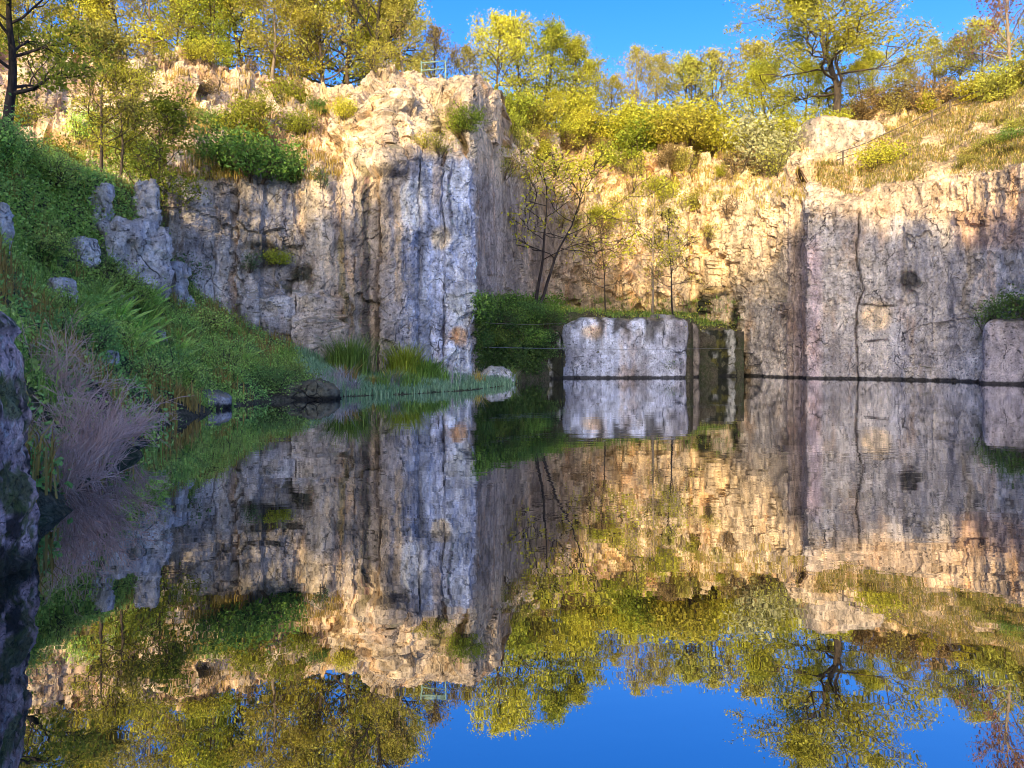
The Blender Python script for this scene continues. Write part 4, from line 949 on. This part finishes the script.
for k, (px_, D_, n, h, lab) in enumerate([(325, 30.6, 60, 1.0, 'pale dead reeds standing at the left tip of the low bank'), (340, 31.6, 30, .8, 'few dead reeds right of the reeds at the bank tip'), (454, 36.5, 14, 1.3, 'thin dead reeds in front of the pale buttress'), (474, 40.5, 12, 1.4, 'thin dead reeds at the right end of the low bank')]):
    reed_group(px_, D_, n, h, lab, k)
# ferns on the bank
def fern(loc, h, n, seed, label, mat, rz=0, group=None):
    rs = np.random.RandomState(seed); V = []
    for i in range(n):
        az = rs.uniform(0, 6.28); L = h*rs.uniform(.7, 1.2); lean = rs.uniform(.35, 1.15); m = 13
        d = np.array([math.cos(az), math.sin(az), 0]); s = np.array([-math.sin(az), math.cos(az), 0])
        V += [-s*.012, s*.012, d*L*lean+np.array([0, 0, L*(1-.38*lean)])+s*.004, d*L*lean*.55+np.array([0, 0, L*(.55-.38*lean*.3)])-s*.008]
        for j in range(1, m):
            t = j/m; p = d*L*lean*t+np.array([0, 0, L*(t-.38*lean*t*t)]); w = L*.24*(1-t)**.7*min(1, t*4)
            for sg in (-1, 1):
                q = p+s*sg*w+d*w*.35-np.array([0, 0, w*.25]); e = d*L*.03
                V += [p-e, (p+q)/2-e*1.2, q, (p+q)/2+e*1.2]
    o = link('fern', mesh_np('fern', np.array(V), np.arange(len(V)).reshape(-1, 4), False, {'rnd': np.repeat(rs.rand(len(V)//4, 3), 4, 0)}), mat); o.location = loc; tag(o, label, 'fern', group); return o
fpos = []
rf_ = random.Random(4)
for k in range(34):
    px_ = rf_.uniform(40, 250) if k % 3 == 0 else rf_.gauss(130, 28); py_ = rf_.gauss(325, 16) if px_ < 170 else rf_.uniform(335, 372)
    p = hit(px_, py_)
    if p: fern((p.x, p.y, p.z+.1), rf_.uniform(.65, 1.05), 20, 90+k, 'bright green fern-like plant in the middle of the left bank', M['fern' if k % 4 else 'bank_green'], group='ferns on the left bank')
# the bare reddish shrub by the water
def bare_shrub(loc, h, r, label, seed, n=26):
    rr = random.Random(seed); root = empty('bare_shrub', loc); tag(root, label, 'shrub'); mb = MB(); tw_ = MB()
    for i in range(n):
        az = rr.uniform(0, 6.28); sp = rr.uniform(.2, 1.)
        st = grow(rr, Vector((math.cos(az)*.25*r*rr.random(), math.sin(az)*.25*r*rr.random(), -.1)), Vector((math.cos(az)*sp*r/h, math.sin(az)*sp*r/h, 1)), h*rr.uniform(.6, 1.15), 7, .17, .02, .22)
        mb.tube(st, [.014*(1-.7*k/7) for k in range(8)], 4, False)
        for j in range(9):
            k0 = rr.randint(1, 6); a2 = grow(rr, st[k0], rot_about((st[k0+1]-st[k0]).normalized(), Vector((rr.gauss(0,1), rr.gauss(0,1), rr.gauss(0,1))).normalized(), rr.uniform(.4, 1.1)), h*rr.uniform(.2, .45), 4, .17, .03)
            tw_.tube(a2, [.006, .005, .0045, .004, .003], 3, False)
            for q in range(3):
                k1 = rr.randint(1, 3); a3 = grow(rr, a2[k1], rot_about((a2[k1+1]-a2[k1]).normalized(), Vector((rr.gauss(0,1), rr.gauss(0,1), rr.gauss(0,1))).normalized(), rr.uniform(.4, 1.1)), h*rr.uniform(.1, .22), 3, .2, .02)
                tw_.tube(a3, [.004, .0035, .003, .0025], 3, False)
    mb.build('stem', M['twig'], root); tw_.build('twig', M['twig'], root)
for k, (px_, D_, h_, r_, n_, lab) in enumerate([(62, 9.7, 1.15, .75, 30, 'bare reddish shrub of fine twigs right beside the big dark rock'), (84, 10.6, 1.3, .85, 34, 'largest bare reddish shrub at the water on the left bank'),
    (104, 11.9, 1.1, .8, 28, 'bare reddish shrub right of the largest one'), (120, 13.6, .9, .7, 22, 'outermost bare shrub whose twigs hang over the water'), (60, 12.6, 1.5, .9, 26, 'greyish bare shrub higher on the bank behind the reddish ones')]):
    x0 = (px_-CX)*D_/F; bare_shrub((x0, D_, max(drop(x0, D_).z, -.05)), h_, r_, lab, 3+k, n_)

# ------------------------------------------------------------------ railing, fence, cables
rl = empty('railing', (at(421, 76, 51.6).x, 51.6, drop(at(421, 76, 51.6).x, 51.6).z)); tag(rl, 'short green metal railing on the rim above the buttress', 'railing')
def rp(px_, py_, D_): return at(px_, py_, D_)-rl.location
for px_ in (421.5, 445.5):
    g = drop(at(px_, 70, 51.6).x, 51.6); mb = MB(); t_ = at(px_, 61, 51.6); mb.tube([Vector((t_.x, 51.6, min(g.z, t_.z-.9)-.2))-rl.location, t_-rl.location], .055, 8); mb.build('post', M['rail'], rl)
for yy in (62, 69.5):
    mb = MB(); mb.tube([rp(421.5, yy+1, 51.6), rp(445.5, yy-1, 51.6)], .045, 8); mb.build('rail', M['rail'], rl)
fp = []
for px_, py_ in ((800, 178), (843, 166), (884, 148), (932, 124), (950, 114), (1006, 93), (1050, 78)):
    h = hit(px_, py_)
    if h: fp.append(h)
fr = empty('path_fence', fp[0]); tag(fr, 'thin post-and-cable fence climbing the right slope', 'fence')
for p in fp:
    mb = MB(); mb.tube([p-fr.location-Vector((0, 0, .2)), p-fr.location+Vector((0, 0, 1.25))], .065, 6); mb.build('post', M['rust'], fr)
for hgt in (1.2, .65):
    mb = MB(); pts = []
    for a, b in zip(fp[:-1], fp[1:]):
        for q in range(5): pts.append(a.lerp(b, q/5)+Vector((0, 0, hgt-.12*math.sin(math.pi*q/5)))-fr.location)
    pts.append(fp[-1]+Vector((0, 0, hgt))-fr.location); mb.tube(pts, .04, 5); mb.build('rail', M['rust'], fr)
for (a, b, lab) in (((474, 347, 45.2), (742, 348, 59.5), 'lower steel cable stretched over the water in front of the ledge'), ((474, 322, 45.2), (566, 323, 55.), 'upper steel cable from the buttress to the pale block')):
    A = at(*a); Bp = at(*b); mb = MB(); mb.tube([A.lerp(Bp, k/16)-Vector((0, 0, .12*math.sin(math.pi*k/16))) for k in range(17)], .016, 5)
    o = mb.build('cable', M['cable']); tag(o, lab, 'cable')

# low tufts that break the edge of the low bank
rt = random.Random(21)
for k in range(26):
    px_ = rt.uniform(305, 512); D_ = float(np.interp(px_, [305, 340, 410, 470, 515], [30.4, 31.6, 33.6, 38.2, 44.5]))+rt.uniform(.1, 2.2); x = (px_-CX)*D_/F
    tuft((x, D_, max(drop(x, D_).z-.05, -.05)), rt.uniform(.5, 1.0), .035, 90, 'small sedge tuft on the edge of the low bank', 'sedge_tuft', 'sedge', M[rt.choice(['grass_blue', 'grass', 'grass_dry', 'twig_pale'])], 120+k, .6, rt.uniform(.12, .25), 'sedge tufts on the low bank')
